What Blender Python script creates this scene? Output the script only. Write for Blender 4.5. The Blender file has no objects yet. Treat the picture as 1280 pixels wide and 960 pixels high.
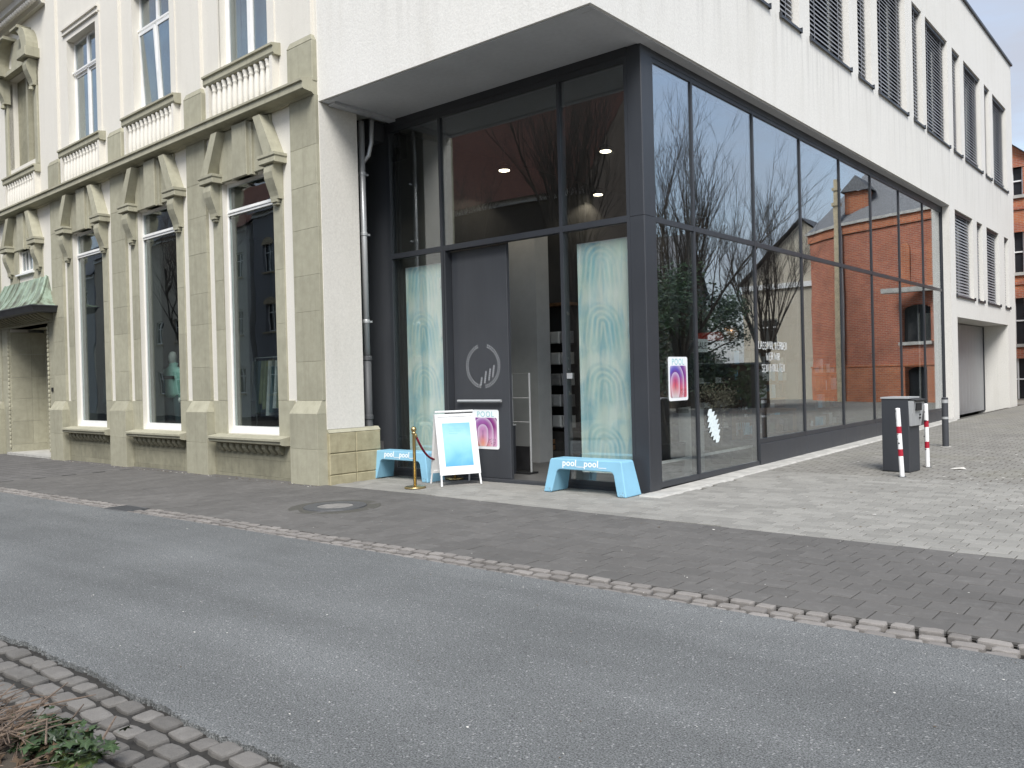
import bpy, math, random
from mathutils import Vector, Matrix
R = math.radians
random.seed(7)
scene = bpy.context.scene
COL = scene.collection

# ------------------------------------------------------------------ camera
def set_camera():
    yaw, pitch, roll, f_px = R(-39.79), -0.00704, -0.02527, 1068.25
    f = Vector((math.sin(yaw)*math.cos(pitch), math.cos(yaw)*math.cos(pitch), math.sin(pitch)))
    r = Vector((math.cos(yaw), -math.sin(yaw), 0)); u = r.cross(f)
    c, s = math.cos(roll), math.sin(roll)
    r2 = c*r + s*u; u2 = -s*r + c*u
    cam = bpy.data.cameras.new('camera'); o = bpy.data.objects.new('camera', cam)
    cam.sensor_width = 36; cam.sensor_fit = 'HORIZONTAL'; cam.lens = f_px/1280*36
    cam.clip_start = 0.05; cam.clip_end = 3000
    m = Matrix((r2, u2, -f)).transposed().to_4x4(); m.translation = (0, 0, 1.6)
    o.matrix_world = m
    COL.objects.link(o); scene.camera = o
set_camera()

# ------------------------------------------------------------------ light
SUN_EL, SUN_AZ = R(50), R(140)          # azimuth clockwise from +Y: behind the camera, to its right
world = bpy.data.worlds.new('World'); scene.world = world; world.use_nodes = True
def make_sky():
    nt = world.node_tree; nt.nodes.clear(); L = nt.links.new
    out = nt.nodes.new('ShaderNodeOutputWorld'); bg = nt.nodes.new('ShaderNodeBackground')
    sky = nt.nodes.new('ShaderNodeTexSky'); sky.sky_type = 'NISHITA'; sky.sun_disc = False
    sky.sun_elevation = SUN_EL; sky.sun_rotation = SUN_AZ
    sky.air_density = 1.2; sky.dust_density = 1.5
    tc = nt.nodes.new('ShaderNodeTexCoord'); mp = nt.nodes.new('ShaderNodeMapping')
    mp.inputs['Scale'].default_value = (1.0, 1.0, 2.4)
    n1 = nt.nodes.new('ShaderNodeTexNoise'); n1.inputs['Scale'].default_value = 2.3
    n1.inputs['Detail'].default_value = 7; n1.inputs['Roughness'].default_value = .55
    n1.inputs['Distortion'].default_value = .25
    rp = nt.nodes.new('ShaderNodeValToRGB')
    rp.color_ramp.elements[0].position = .40; rp.color_ramp.elements[0].color = (.42, .42, .42, 1)
    rp.color_ramp.elements[1].position = .62; rp.color_ramp.elements[1].color = (.97, .97, .97, 1)
    mx = nt.nodes.new('ShaderNodeMix'); mx.data_type = 'RGBA'
    mx.inputs['B'].default_value = (2.7, 2.88, 3.35, 1)
    L(tc.outputs['Generated'], mp.inputs['Vector']); L(mp.outputs[0], n1.inputs['Vector'])
    L(n1.outputs['Fac'], rp.inputs['Fac']); L(rp.outputs['Color'], mx.inputs['Factor'])
    sc_ = nt.nodes.new('ShaderNodeVectorMath'); sc_.operation = 'SCALE'; sc_.inputs['Scale'].default_value = 1.35
    L(sky.outputs[0], sc_.inputs[0]); L(sc_.outputs[0], mx.inputs['A']); L(mx.outputs['Result'], bg.inputs['Color'])
    bg.inputs['Strength'].default_value = 0.1
    L(bg.outputs[0], out.inputs['Surface'])
make_sky()
def make_sun():
    l = bpy.data.lights.new('sun', 'SUN'); l.energy = 2.2; l.angle = R(26); l.color = (1.0, .98, .945)
    o = bpy.data.objects.new('sun', l); COL.objects.link(o)
    d = Vector((math.sin(SUN_AZ)*math.cos(SUN_EL), math.cos(SUN_AZ)*math.cos(SUN_EL), math.sin(SUN_EL)))
    o.rotation_euler = d.to_track_quat('Z', 'Y').to_euler()
    o.location = d*60
make_sun()
vs = scene.view_settings
scene.display_settings.display_device = 'sRGB'
vs.view_transform = 'Standard'; vs.look = 'None'; vs.gamma = 1; vs.use_curve_mapping = False
vs.exposure = 1.12
scene.cycles.max_bounces = 10; scene.cycles.transparent_max_bounces = 24
scene.cycles.diffuse_bounces = 4; scene.cycles.glossy_bounces = 5
scene.cycles.caustics_reflective = False; scene.cycles.caustics_refractive = False
scene.cycles.sample_clamp_indirect = 8

# ------------------------------------------------------------------ materials
def srgb(r, g, b):
    f = lambda c: (c/255/12.92) if c/255 <= .04045 else ((c/255+.055)/1.055)**2.4
    return (f(r), f(g), f(b))
class NT:
    """small node-graph writer"""
    def __init__(s, name):
        s.m = bpy.data.materials.new(name); s.m.use_nodes = True
        s.t = s.m.node_tree; s.t.nodes.clear()
        s.out = s.t.nodes.new('ShaderNodeOutputMaterial')
    def n(s, kind, **kw):
        o = s.t.nodes.new('ShaderNode'+kind)
        for k, v in kw.items(): setattr(o, k, v)
        return o
    def put(s, sock, v):
        if v is None: return
        if hasattr(v, 'is_linked') or isinstance(v, bpy.types.NodeSocket): s.t.links.new(v, sock)
        elif isinstance(v, (tuple, list)) and len(v) == 3 and sock.type == 'RGBA': sock.default_value = (*v, 1)
        else: sock.default_value = v
    def math(s, op, a, b=0.0, c=None, clamp=False):
        o = s.n('Math', operation=op, use_clamp=clamp)
        s.put(o.inputs[0], a); s.put(o.inputs[1], b)
        if c is not None: s.put(o.inputs[2], c)
        return o.outputs[0]
    def mix(s, fac, a, b, blend='MIX'):
        o = s.n('Mix', data_type='RGBA', blend_type=blend)
        s.put(o.inputs['Factor'], fac); s.put(o.inputs['A'], a); s.put(o.inputs['B'], b)
        return o.outputs['Result']
    def noise(s, vec, scale, detail=4, rough=.55, dist=0):
        o = s.n('TexNoise'); s.put(o.inputs['Vector'], vec)
        o.inputs['Scale'].default_value = scale; o.inputs['Detail'].default_value = detail
        o.inputs['Roughness'].default_value = rough; o.inputs['Distortion'].default_value = dist
        return o.outputs['Fac']
    def ramp(s, fac, *stops):
        o = s.n('ValToRGB'); cr = o.color_ramp
        while len(cr.elements) < len(stops): cr.elements.new(.5)
        for e, (p, c) in zip(cr.elements, stops):
            e.position = p; e.color = (*c, 1) if isinstance(c, tuple) else (c, c, c, 1)
        s.put(o.inputs['Fac'], fac); return o.outputs['Color']
    def range(s, v, a, b, c=0., d=1.):
        o = s.n('MapRange'); s.put(o.inputs['Value'], v)
        for i, x in enumerate((a, b, c, d)): o.inputs[i+1].default_value = x
        return o.outputs[0]
    def pos(s): return s.n('NewGeometry').outputs['Position']
    def obj(s): return s.n('TexCoord').outputs['Object']
    def sep(s, v):
        o = s.n('SeparateXYZ'); s.put(o.inputs[0], v); return o.outputs
    def comb(s, x=0., y=0., z=0.):
        o = s.n('CombineXYZ'); s.put(o.inputs[0], x); s.put(o.inputs[1], y); s.put(o.inputs[2], z); return o.outputs[0]
    def bump(s, h, strength=.3, dist=.01):
        o = s.n('Bump'); o.inputs['Strength'].default_value = strength; o.inputs['Distance'].default_value = dist
        s.put(o.inputs['Height'], h); return o.outputs[0]
    def rnd(s):
        a = s.n('ObjectInfo').outputs['Random']; b = s.n('NewGeometry').outputs['Random Per Island']
        return s.math('FRACT', s.math('ADD', a, b))
    def bsdf(s, color, rough=.6, metal=0., normal=None, spec=.5, **kw):
        o = s.n('BsdfPrincipled')
        s.put(o.inputs['Base Color'], color); s.put(o.inputs['Roughness'], rough); s.put(o.inputs['Metallic'], metal)
        o.inputs['Specular IOR Level'].default_value = spec
        if normal is not None: s.put(o.inputs['Normal'], normal)
        for k, v in kw.items(): s.put(o.inputs[k], v)
        return o.outputs[0]
    def done(s, shader):
        s.t.links.new(shader, s.out.inputs['Surface']); return s.m
def plain(name, col, rough=.5, metal=0., var=.12, scale=6., bump=.0, bscale=60., spec=.5, rnd=0.):
    m = NT(name); p = m.pos()
    n = m.noise(p, scale, 5)
    c = m.mix(m.range(n, .3, .7), tuple(x*(1-var) for x in col), tuple(min(1, x*(1+var)) for x in col))
    if rnd:
        k = m.range(m.rnd(), 0, 1, 1-rnd, 1+rnd)
        c = m.mix(1., c, m.comb(k, k, k), 'MULTIPLY')
    nm = m.bump(m.noise(p, bscale, 4), bump, .006) if bump else None
    r = m.range(n, .3, .7, max(.02, rough-.06), min(1, rough+.06))
    return m.done(m.bsdf(c, r, metal, nm, spec))

def stone_mat(name, c1, c2, dirt, rnd=.10, bump=.35):
    m = NT(name); p = m.pos()
    big = m.noise(p, .9, 6, .6); mid = m.noise(p, 7, 6, .6); fine = m.noise(p, 90, 5, .7)
    x = m.sep(p)
    streak = m.noise(m.comb(m.math('MULTIPLY', x[0], 9.), m.math('MULTIPLY', x[1], 9.), m.math('MULTIPLY', x[2], .7)), 1., 5, .6)
    c = m.mix(m.range(mid, .3, .7), c1, c2)
    c = m.mix(m.math('MULTIPLY', m.range(streak, .52, .80), .45), c, dirt)
    c = m.mix(m.math('MULTIPLY', m.range(big, .5, .75), .35), c, dirt)
    k = m.range(m.rnd(), 0, 1, 1-rnd, 1+rnd)
    c = m.mix(1., c, m.comb(k, k, m.math('MULTIPLY', k, .99)), 'MULTIPLY')
    k2 = m.range(fine, .3, .7, .93, 1.06)
    c = m.mix(1., c, m.comb(k2, k2, k2), 'MULTIPLY')
    return m.done(m.bsdf(c, .9, 0, m.bump(m.math('ADD', m.math('MULTIPLY', mid, .5), fine), bump, .006), .25))
def stucco_mat(name, col, streaky=.25, grain=140, drip=None):
    m = NT(name); p = m.pos(); x = m.sep(p)
    streak = m.noise(m.comb(m.math('MULTIPLY', x[0], 3.5), m.math('MULTIPLY', x[1], 3.5), m.math('MULTIPLY', x[2], .35)), 1., 6, .62)
    big = m.noise(p, .6, 5); fine = m.noise(p, grain, 4, .7); mid = m.noise(p, 18, 4)
    d = tuple(a*b for a, b in zip(col, (.80, .79, .76)))
    c = m.mix(m.math('MULTIPLY', m.range(streak, .5, .8), streaky), col, d)
    c = m.mix(m.math('MULTIPLY', m.range(big, .45, .75), streaky*.6), c, d)
    if drip:   # dirt washed down below the sills
        s2 = m.noise(m.comb(m.math('MULTIPLY', x[0], 7.), m.math('MULTIPLY', x[1], 7.), m.math('MULTIPLY', x[2], .25)), 1., 5, .6)
        f = m.math('MULTIPLY', m.range(s2, .48, .70), m.math('MULTIPLY', m.range(x[2], drip-1.5, drip-.05), m.range(x[2], drip, drip+.05, 1., 0.)))
        c = m.mix(m.math('MULTIPLY', f, .6), c, tuple(v*.66 for v in col))
    gr_ = m.noise(p, grain*.45, 3, .75)
    k = m.math('MULTIPLY', m.range(fine, .3, .7, .95, 1.03), m.range(gr_, .35, .65, .93, 1.04))
    c = m.mix(1., c, m.comb(k, k, k), 'MULTIPLY')
    return m.done(m.bsdf(c, .92, 0, m.bump(m.math('ADD', gr_, m.math('MULTIPLY', mid, .6)), .5, .006), .2))
def metal_mat(name, col, rough=.42, metal=.0, spec=.5):
    m = NT(name); p = m.pos(); x = m.sep(p)
    big = m.noise(p, 1.3, 5); st = m.noise(m.comb(m.math('MULTIPLY', x[0], 14.), m.math('MULTIPLY', x[1], 14.), m.math('MULTIPLY', x[2], 1.)), 1., 4)
    k = m.math('ADD', m.range(big, .3, .7, -.06, .06), m.range(st, .3, .7, .96, 1.05))
    c = m.mix(1., col, m.comb(k, k, k), 'MULTIPLY')
    return m.done(m.bsdf(c, m.range(big, .3, .7, rough-.07, rough+.08), metal, None, spec))
def glass_mat(name, r0=.14, tint=(.78, .84, .82), wave=.02, wscale=.8, dirt=.0):
    m = NT(name); p = m.pos()
    lw = m.n('LayerWeight'); lw.inputs['Blend'].default_value = .5
    fr = m.math('MULTIPLY_ADD', m.math('POWER', lw.outputs['Facing'], 5.), 1-r0, r0)
    nm = m.bump(m.noise(p, wscale, 2, .4), wave, 1.0)
    tr = m.n('BsdfTransparent'); m.put(tr.inputs[0], tint)
    gl = m.n('BsdfGlossy'); m.put(gl.inputs['Color'], (.94, .97, 1.)); gl.inputs['Roughness'].default_value = .0
    m.put(gl.inputs['Normal'], nm)
    mx = m.n('MixShader'); m.put(mx.inputs[0], fr); m.put(mx.inputs[1], tr.outputs[0]); m.put(mx.inputs[2], gl.outputs[0])
    res = mx.outputs[0]
    if dirt:
        df = m.bsdf((.62, .63, .6), .8); m2 = m.n('MixShader')
        m.put(m2.inputs[0], m.math('MULTIPLY', m.range(m.noise(p, 1.1, 6, .65), .4, .8), dirt))
        m.put(m2.inputs[1], res); m.put(m2.inputs[2], df); res = m2.outputs[0]
    return m.done(res)
def brick_mat(name, c1, c2, mortar, sx=1.):
    m = NT(name); x = m.sep(m.obj())
    v = m.comb(m.math('ADD', x[0], x[1]), x[2], 0.)
    b = m.n('TexBrick'); m.put(b.inputs['Vector'], v)
    b.inputs['Scale'].default_value = 1.; b.inputs['Brick Width'].default_value = .25; b.inputs['Row Height'].default_value = .077
    b.inputs['Mortar Size'].default_value = .008; b.inputs['Bias'].default_value = -.1
    m.put(b.inputs['Color1'], c1); m.put(b.inputs['Color2'], c2); m.put(b.inputs['Mortar'], mortar)
    n = m.noise(m.pos(), 1.2, 6); k = m.range(n, .3, .7, .82, 1.15)
    c = m.mix(1., b.outputs['Color'], m.comb(k, k, k), 'MULTIPLY')
    return m.done(m.bsdf(c, .88, 0, m.bump(b.outputs['Fac'], -.4, .008), .25))
def emit_mat(name, col, strength):
    m = NT(name); e = m.n('Emission'); m.put(e.inputs[0], col); e.inputs[1].default_value = strength
    return m.done(e.outputs[0])
def asphalt_mat():
    m = NT('asphalt'); p = m.pos(); x = m.sep(p)
    fine = m.noise(p, 115, 4, .85); agg = m.n('TexVoronoi'); m.put(agg.inputs['Vector'], p); agg.inputs['Scale'].default_value = 120
    big = m.noise(p, .55, 5); wheel = m.noise(m.comb(m.math('MULTIPLY', x[0], .12), x[1], 0.), 1.3, 4)
    c = m.mix(m.range(fine, .40, .60), (.042, .045, .044), (.225, .232, .23))
    w = m.n('TexWhiteNoise'); m.put(w.inputs['Vector'], agg.outputs['Position'])
    c = m.mix(m.math('MULTIPLY', m.range(w.outputs['Value'], .965, .99), .7), c, (.38, .38, .37))
    c = m.mix(m.math('MULTIPLY', m.range(w.outputs['Value'], .12, .05), .5), c, (.03, .03, .03))
    k = m.math('MULTIPLY', m.range(big, .3, .7, .84, 1.14), m.range(wheel, .3, .7, .80, 1.14))
    sp = m.noise(p, 2.6, 6, .7); k = m.math('MULTIPLY', k, m.range(sp, .62, .76, 1., .84))
    c = m.mix(1., c, m.comb(k, k, k), 'MULTIPLY')
    h = m.math('ADD', fine, m.math('MULTIPLY', agg.outputs['Distance'], .8))
    return m.done(m.bsdf(c, .85, 0, m.bump(h, .6, .006), .35))
def paver_mat(name, col, speck, rnd=.14, tile=None, stain=None):
    m = NT(name); p = m.pos()
    fine = m.noise(p, 190, 4, .8); mid = m.noise(p, 9, 5, .65); big = m.noise(p, .7, 5)
    c = m.mix(m.range(fine, .3, .75), tuple(a*.78 for a in col), tuple(a*1.22 for a in col))
    c = m.mix(m.math('MULTIPLY', m.range(mid, .52, .75), .35), c, speck)
    h = m.math('ADD', fine, m.math('MULTIPLY', mid, 1.2))
    if tile:
        b = m.n('TexBrick'); m.put(b.inputs['Vector'], p); b.inputs['Scale'].default_value = 1.
        b.inputs['Brick Width'].default_value = tile[0]; b.inputs['Row Height'].default_value = tile[1]
        b.inputs['Mortar Size'].default_value = .008; b.inputs['Mortar Smooth'].default_value = .2
        b.inputs['Color1'].default_value = (.86, .86, .86, 1); b.inputs['Color2'].default_value = (1.1, 1.1, 1.1, 1)
        b.inputs['Mortar'].default_value = (.36, .34, .31, 1)
        c = m.mix(1., c, b.outputs['Color'], 'MULTIPLY'); h = m.math('SUBTRACT', fine, b.outputs['Fac'])
    else:
        k = m.range(m.rnd(), 0, 1, 1-rnd, 1+rnd)
        c = m.mix(1., c, m.comb(k, k, k), 'MULTIPLY')
    if stain: c = m.mix(m.math('MULTIPLY', m.range(big, .48, .72), .5), c, stain)
    k = m.range(big, .3, .7, .9, 1.1); c = m.mix(1., c, m.comb(k, k, k), 'MULTIPLY')
    return m.done(m.bsdf(c, .88, 0, m.bump(h, .4, .004), .3))

M = {}
M['stone'] = stone_mat('sandstone', srgb(168, 165, 146), srgb(155, 152, 134), srgb(122, 119, 104), .09)
M['stone_dark'] = stone_mat('sandstone_weathered', srgb(146, 143, 124), srgb(128, 125, 108), srgb(90, 88, 76))
M['render_old'] = stucco_mat('old_render', srgb(219, 215, 205), .3)
M['render_new'] = stucco_mat('white_render', srgb(221, 219, 213), .45, 70, 7.62)
M['render_rough'] = stucco_mat('cream_render', srgb(213, 210, 202), .35, 60)
M['anthracite'] = metal_mat('anthracite_metal', (.034, .037, .043), .42)
M['anthracite_flat'] = metal_mat('anthracite_panel', (.045, .048, .054), .5)
M['soffit'] = metal_mat('grey_soffit', (.52, .53, .55), .65)
M['white_frame'] = plain('white_window_paint', (.78, .78, .76), .35, var=.05)
M['white_paint'] = plain('white_enamel', (.80, .80, .79), .3, var=.04)
M['zinc'] = metal_mat('zinc', (.46, .47, .47), .42, .35)
M['cast_iron'] = metal_mat('painted_cast_iron', (.07, .072, .075), .55)
M['glass'] = glass_mat('shop_glass', .14, (.96, .98, .97), .0035, .7)
M['glass_side'] = glass_mat('coated_glass', .33, (.92, .95, .94), .0016, .6)
M['glass_old'] = glass_mat('old_shop_glass', .12, (.80, .85, .84), .004, .7)
M['glass_up'] = glass_mat('upper_glass', .22, (.66, .72, .72), .003, .8)
M['asphalt'] = asphalt_mat()
M['paver_dark'] = paver_mat('dark_paver', (.115, .110, .103), (.20, .195, .185), .09)
M['paver_light'] = paver_mat('light_paver', (.245, .238, .217), (.32, .31, .285), .12)
M['paver_far'] = paver_mat('light_paving_far', (.235, .227, .205), (.31, .30, .275), tile=(.225, .17), stain=(.16, .155, .12))
M['dark_far'] = paver_mat('dark_paving_far', (.125, .12, .115), (.24, .235, .225), tile=(.235, .23))
M['joint'] = plain('joint_soil', (.022, .020, .017), .95, var=.4, scale=30, bump=.5)
M['joint_light'] = plain('joint_sand', (.07, .067, .056), .95, var=.3, scale=30, bump=.3)
M['cobble'] = paver_mat('sett_stone', (.205, .19, .175), (.29, .27, .25), .18)
M['cobble_near'] = paver_mat('sett_stone_near', (.14, .132, .121), (.23, .22, .205), .2)
M['concrete'] = plain('concrete', (.40, .39, .36), .9, var=.2, scale=5, bump=.3)
M['bench'] = plain('blue_plastic', srgb(136, 186, 210), .42, var=.05, scale=3)
M['brass'] = metal_mat('aged_brass', (.52, .40, .19), .28, .95)
M['rope'] = plain('red_velvet', (.20, .008, .03), .8, var=.25, scale=60, bump=.3)
M['print_white'] = plain('white_print', (.82, .84, .84), .5, var=.03)
M['black'] = plain('black_plastic', (.015, .015, .016), .5, var=.2)
M['black_gloss'] = plain('dark_pane', (.02, .022, .025), .06, var=.1)
M['red_band'] = plain('red_reflective', (.36, .012, .03), .4, var=.2, scale=40)
M['slat'] = metal_mat('blind_slat', (.24, .245, .26), .45, .1)
M['copper'] = None
M['timber'] = plain('shelf_timber', (.16, .085, .04), .6, var=.3, scale=9)
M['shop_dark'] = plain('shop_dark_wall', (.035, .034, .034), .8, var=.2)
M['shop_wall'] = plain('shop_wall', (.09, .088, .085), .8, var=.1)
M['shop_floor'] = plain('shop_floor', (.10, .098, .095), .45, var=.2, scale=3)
M['pillar_white'] = plain('white_pillar_paint', (.42, .42, .41), .7, var=.05)
M['leaf_dark'] = plain('houseplant_leaf', (.035, .075, .028), .45, var=.35, scale=20, rnd=.3)
M['leaf_ivy'] = plain('ivy_leaf', (.028, .05, .016), .4, var=.4, scale=30, rnd=.4)
M['twig'] = plain('dry_twig', (.13, .095, .07), .9, var=.4, scale=25, rnd=.35)
M['bark'] = plain('bark', (.075, .062, .05), .95, var=.35, scale=12, bump=.5, bscale=40)
M['twigs_tree'] = plain('bare_twigs', (.085, .07, .058), .95, var=.3, scale=3)
M['fabric_mint'] = plain('mint_fabric', (.38, .62, .55), .9, var=.1, scale=8)
M['fabric_dark'] = plain('dark_denim', (.05, .08, .09), .9, var=.2, scale=9)
M['fabric_olive'] = plain('olive_fabric', (.12, .13, .07), .9, var=.25, scale=9)
M['fabric_grey'] = plain('grey_fabric', (.36, .36, .36), .9, var=.25, scale=14, bump=.4)
M['mannequin'] = plain('mannequin_white', (.72, .71, .68), .5, var=.05)
M['lamp'] = emit_mat('lamp_glow', (1., .88, .66), 4.5)
M['slate'] = plain('slate', (.14, .142, .148), .7, var=.25, scale=14, bump=.3, bscale=30)
M['tile_red'] = plain('red_roof_tile', (.17, .07, .045), .85, var=.3, scale=8, bump=.4, bscale=25)
M['brick'] = brick_mat('red_brick', (.40, .125, .065), (.30, .085, .05), (.33, .27, .22))
M['brick_orange'] = brick_mat('orange_brick', (.46, .15, .065), (.36, .105, .05), (.36, .28, .21))
M['sandstone_trim'] = plain('yellow_stone_trim', (.50, .42, .28), .9, var=.2, scale=4)
M['house_grey'] = stucco_mat('grey_house', (.30, .30, .31), .4)
M['house_beige'] = stucco_mat('beige_house', (.52, .47, .38), .4)
M['house_pale'] = stucco_mat('pale_house', (.58, .57, .53), .4)
M['house_brown'] = stucco_mat('brown_house', (.11, .09, .075), .4)
M['soil'] = plain('soil', (.06, .05, .038), .95, var=.4, scale=9, bump=.6)
def copper_mat():
    m = NT('patinated_copper'); p = m.pos(); x = m.sep(p)
    st = m.noise(m.comb(m.math('MULTIPLY', x[0], 4.), m.math('MULTIPLY', x[1], 4.), m.math('MULTIPLY', x[2], 1.2)), 1., 6, .65)
    c = m.ramp(st, (.32, (.10, .10, .08)), (.47, (.19, .23, .17)), (.58, (.29, .37, .29)), (.75, (.18, .19, .14)))
    return m.done(m.bsdf(c, .65, .15, m.bump(st, .2, .02)))
M['copper'] = copper_mat()

# ------------------------------------------------------------------ mesh building
class MB:
    def __init__(s): s.v = []; s.f = []; s.mi = []
    def add(s, vs, fs, mi=0):
        b = len(s.v); s.v += [tuple(p) for p in vs]; s.f += [tuple(b+i for i in f) for f in fs]; s.mi += [mi]*len(fs); return s
    def box(s, x0, x1, y0, y1, z0, z1, mi=0):
        return s.add([(x0,y0,z0),(x1,y0,z0),(x1,y1,z0),(x0,y1,z0),(x0,y0,z1),(x1,y0,z1),(x1,y1,z1),(x0,y1,z1)],
                     [(0,3,2,1),(4,5,6,7),(0,1,5,4),(1,2,6,5),(2,3,7,6),(3,0,4,7)], mi)
    def front(s, x0, x1, y0, y1, z0, z1, c=.012, mi=0):
        """block whose face towards -Y has chamfered edges"""
        q = [(x0,y1,z0),(x1,y1,z0),(x1,y1,z1),(x0,y1,z1),(x0,y0+c,z0),(x1,y0+c,z0),(x1,y0+c,z1),(x0,y0+c,z1),
             (x0+c,y0,z0+c),(x1-c,y0,z0+c),(x1-c,y0,z1-c),(x0+c,y0,z1-c)]
        return s.add(q, [(0,3,2,1),(0,1,5,4),(1,2,6,5),(2,3,7,6),(3,0,4,7),(4,5,9,8),(5,6,10,9),(6,7,11,10),(7,4,8,11),(8,9,10,11)], mi)
    def hexa(s, q, mi=0):
        """8 corners: bottom 4 ccw, top 4 ccw"""
        return s.add(q, [(0,3,2,1),(4,5,6,7),(0,1,5,4),(1,2,6,5),(2,3,7,6),(3,0,4,7)], mi)
    def prism(s, poly, a0, a1, axis='x', mi=0):
        """poly = list of 2-D points, extruded along axis"""
        n = len(poly)
        def P(p, a): return {'x': (a, p[0], p[1]), 'y': (p[0], a, p[1]), 'z': (p[0], p[1], a)}[axis]
        vs = [P(p, a0) for p in poly]+[P(p, a1) for p in poly]
        fs = [tuple(range(n)), tuple(range(2*n-1, n-1, -1))]+[(i+n, (i+1) % n+n, (i+1) % n, i) for i in range(n)]
        return s.add(vs, fs, mi)
    def tube(s, pts, rad, n=8, cap=True, mi=0):
        pts = [Vector(p) for p in pts]; rs = rad if isinstance(rad, (list, tuple)) else [rad]*len(pts)
        vs = []; prev = None
        for i, p in enumerate(pts):
            t = (pts[min(i+1, len(pts)-1)]-pts[max(i-1, 0)]).normalized()
            if prev is None:
                a = t.orthogonal().normalized()
            else:
                a = (prev-t*prev.dot(t))
                a = a.normalized() if a.length > 1e-6 else t.orthogonal().normalized()
            prev = a; b = t.cross(a)
            for k in range(n):
                w = 2*math.pi*k/n
                vs.append(p+(a*math.cos(w)+b*math.sin(w))*rs[i])
        fs = []
        for i in range(len(pts)-1):
            for k in range(n):
                fs.append((i*n+k, i*n+(k+1) % n, (i+1)*n+(k+1) % n, (i+1)*n+k))
        if cap: fs += [tuple(range(n-1, -1, -1)), tuple((len(pts)-1)*n+k for k in range(n))]
        return s.add(vs, fs, mi)
    def lathe(s, prof, cx=0, cy=0, n=12, mi=0):
        vs = []; fs = []
        for r, z in prof:
            for k in range(n):
                w = 2*math.pi*k/n; vs.append((cx+r*math.cos(w), cy+r*math.sin(w), z))
        for i in range(len(prof)-1):
            for k in range(n): fs.append((i*n+k, i*n+(k+1) % n, (i+1)*n+(k+1) % n, (i+1)*n+k))
        fs += [tuple(range(n-1, -1, -1)), tuple((len(prof)-1)*n+k for k in range(n))]
        return s.add(vs, fs, mi)
    def wall(s, u0, u1, z0, z1, y0, y1, holes=(), mi=0):
        """wall slab in local X/Z with rectangular openings (a0,a1,b0,b1), faces at y0 (outside) and y1"""
        us = sorted({u0, u1, *[h[i] for h in holes for i in (0, 1) if u0 < h[i] < u1]})
        zs = sorted({z0, z1, *[h[i] for h in holes for i in (2, 3) if z0 < h[i] < z1]})
        def solid(i, j):
            if i < 0 or j < 0 or i >= len(us)-1 or j >= len(zs)-1: return False
            a = (us[i]+us[i+1])/2; b = (zs[j]+zs[j+1])/2
            return not any(h[0] < a < h[1] and h[2] < b < h[3] for h in holes)
        for i in range(len(us)-1):
            for j in range(len(zs)-1):
                if not solid(i, j): continue
                a, b, c, d = us[i], us[i+1], zs[j], zs[j+1]
                s.add([(a,y0,c),(b,y0,c),(b,y0,d),(a,y0,d)], [(0,1,2,3)], mi)
                s.add([(a,y1,c),(b,y1,c),(b,y1,d),(a,y1,d)], [(3,2,1,0)], mi)
                if not solid(i-1, j): s.add([(a,y0,c),(a,y0,d),(a,y1,d),(a,y1,c)], [(0,1,2,3)], mi)
                if not solid(i+1, j): s.add([(b,y0,c),(b,y1,c),(b,y1,d),(b,y0,d)], [(0,1,2,3)], mi)
                if not solid(i, j-1): s.add([(a,y0,c),(a,y1,c),(b,y1,c),(b,y0,c)], [(0,1,2,3)], mi)
                if not solid(i, j+1): s.add([(a,y0,d),(b,y0,d),(b,y1,d),(a,y1,d)], [(0,1,2,3)], mi)
        return s
    def mesh(s, name, mats, smooth=False):
        me = bpy.data.meshes.new(name); me.from_pydata(s.v, [], s.f)
        for m in (mats if isinstance(mats, (list, tuple)) else [mats]): me.materials.append(m)
        if any(s.mi): me.polygons.foreach_set('material_index', s.mi)
        if smooth: me.polygons.foreach_set('use_smooth', [True]*len(me.polygons))
        me.update(); return me
    def build(s, name, mats, parent=None, smooth=False):
        return link(bpy.data.objects.new(name, s.mesh(name, mats, smooth)), parent)
def link(o, parent=None):
    COL.objects.link(o)
    if parent is not None: o.parent = parent
    return o
def inst(name, me, parent, loc, rz=0, scale=None):
    o = bpy.data.objects.new(name, me); link(o, parent); o.location = loc
    if rz: o.rotation_euler = (0, 0, rz)
    if scale: o.scale = scale
    return o
def tag(o, label=None, cat=None, group=None, kind=None):
    if label: o['label'] = label
    if cat: o['category'] = cat
    if group: o['group'] = group
    if kind: o['kind'] = kind
    return o
def thing(name, label, cat, loc=(0,0,0), rz=0, group=None):
    o = bpy.data.objects.new(name, None); o.empty_display_size = .2; link(o)
    o.location = loc; o.rotation_euler = (0, 0, rz)
    return tag(o, label, cat, group)
def part(name, parent, loc=(0,0,0), rz=0):
    o = bpy.data.objects.new(name, None); o.empty_display_size = .1; link(o, parent); o.location = loc; o.rotation_euler = (0,0,rz)
    return o
def copy_tree(o, parent=None):
    c = o.copy(); COL.objects.link(c); c.parent = parent
    for ch in o.children: copy_tree(ch, c)
    return c
def smoothstep(t): t = max(0., min(1., t)); return t*t*(3-2*t)
def gz(x, y):
    """height of the ground"""
    z = .007*max(-16., min(0., x+9.))
    z += .15*max(0., min(1., (y-10.)/17.)) if x > -7 else 0.
    return z
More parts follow.
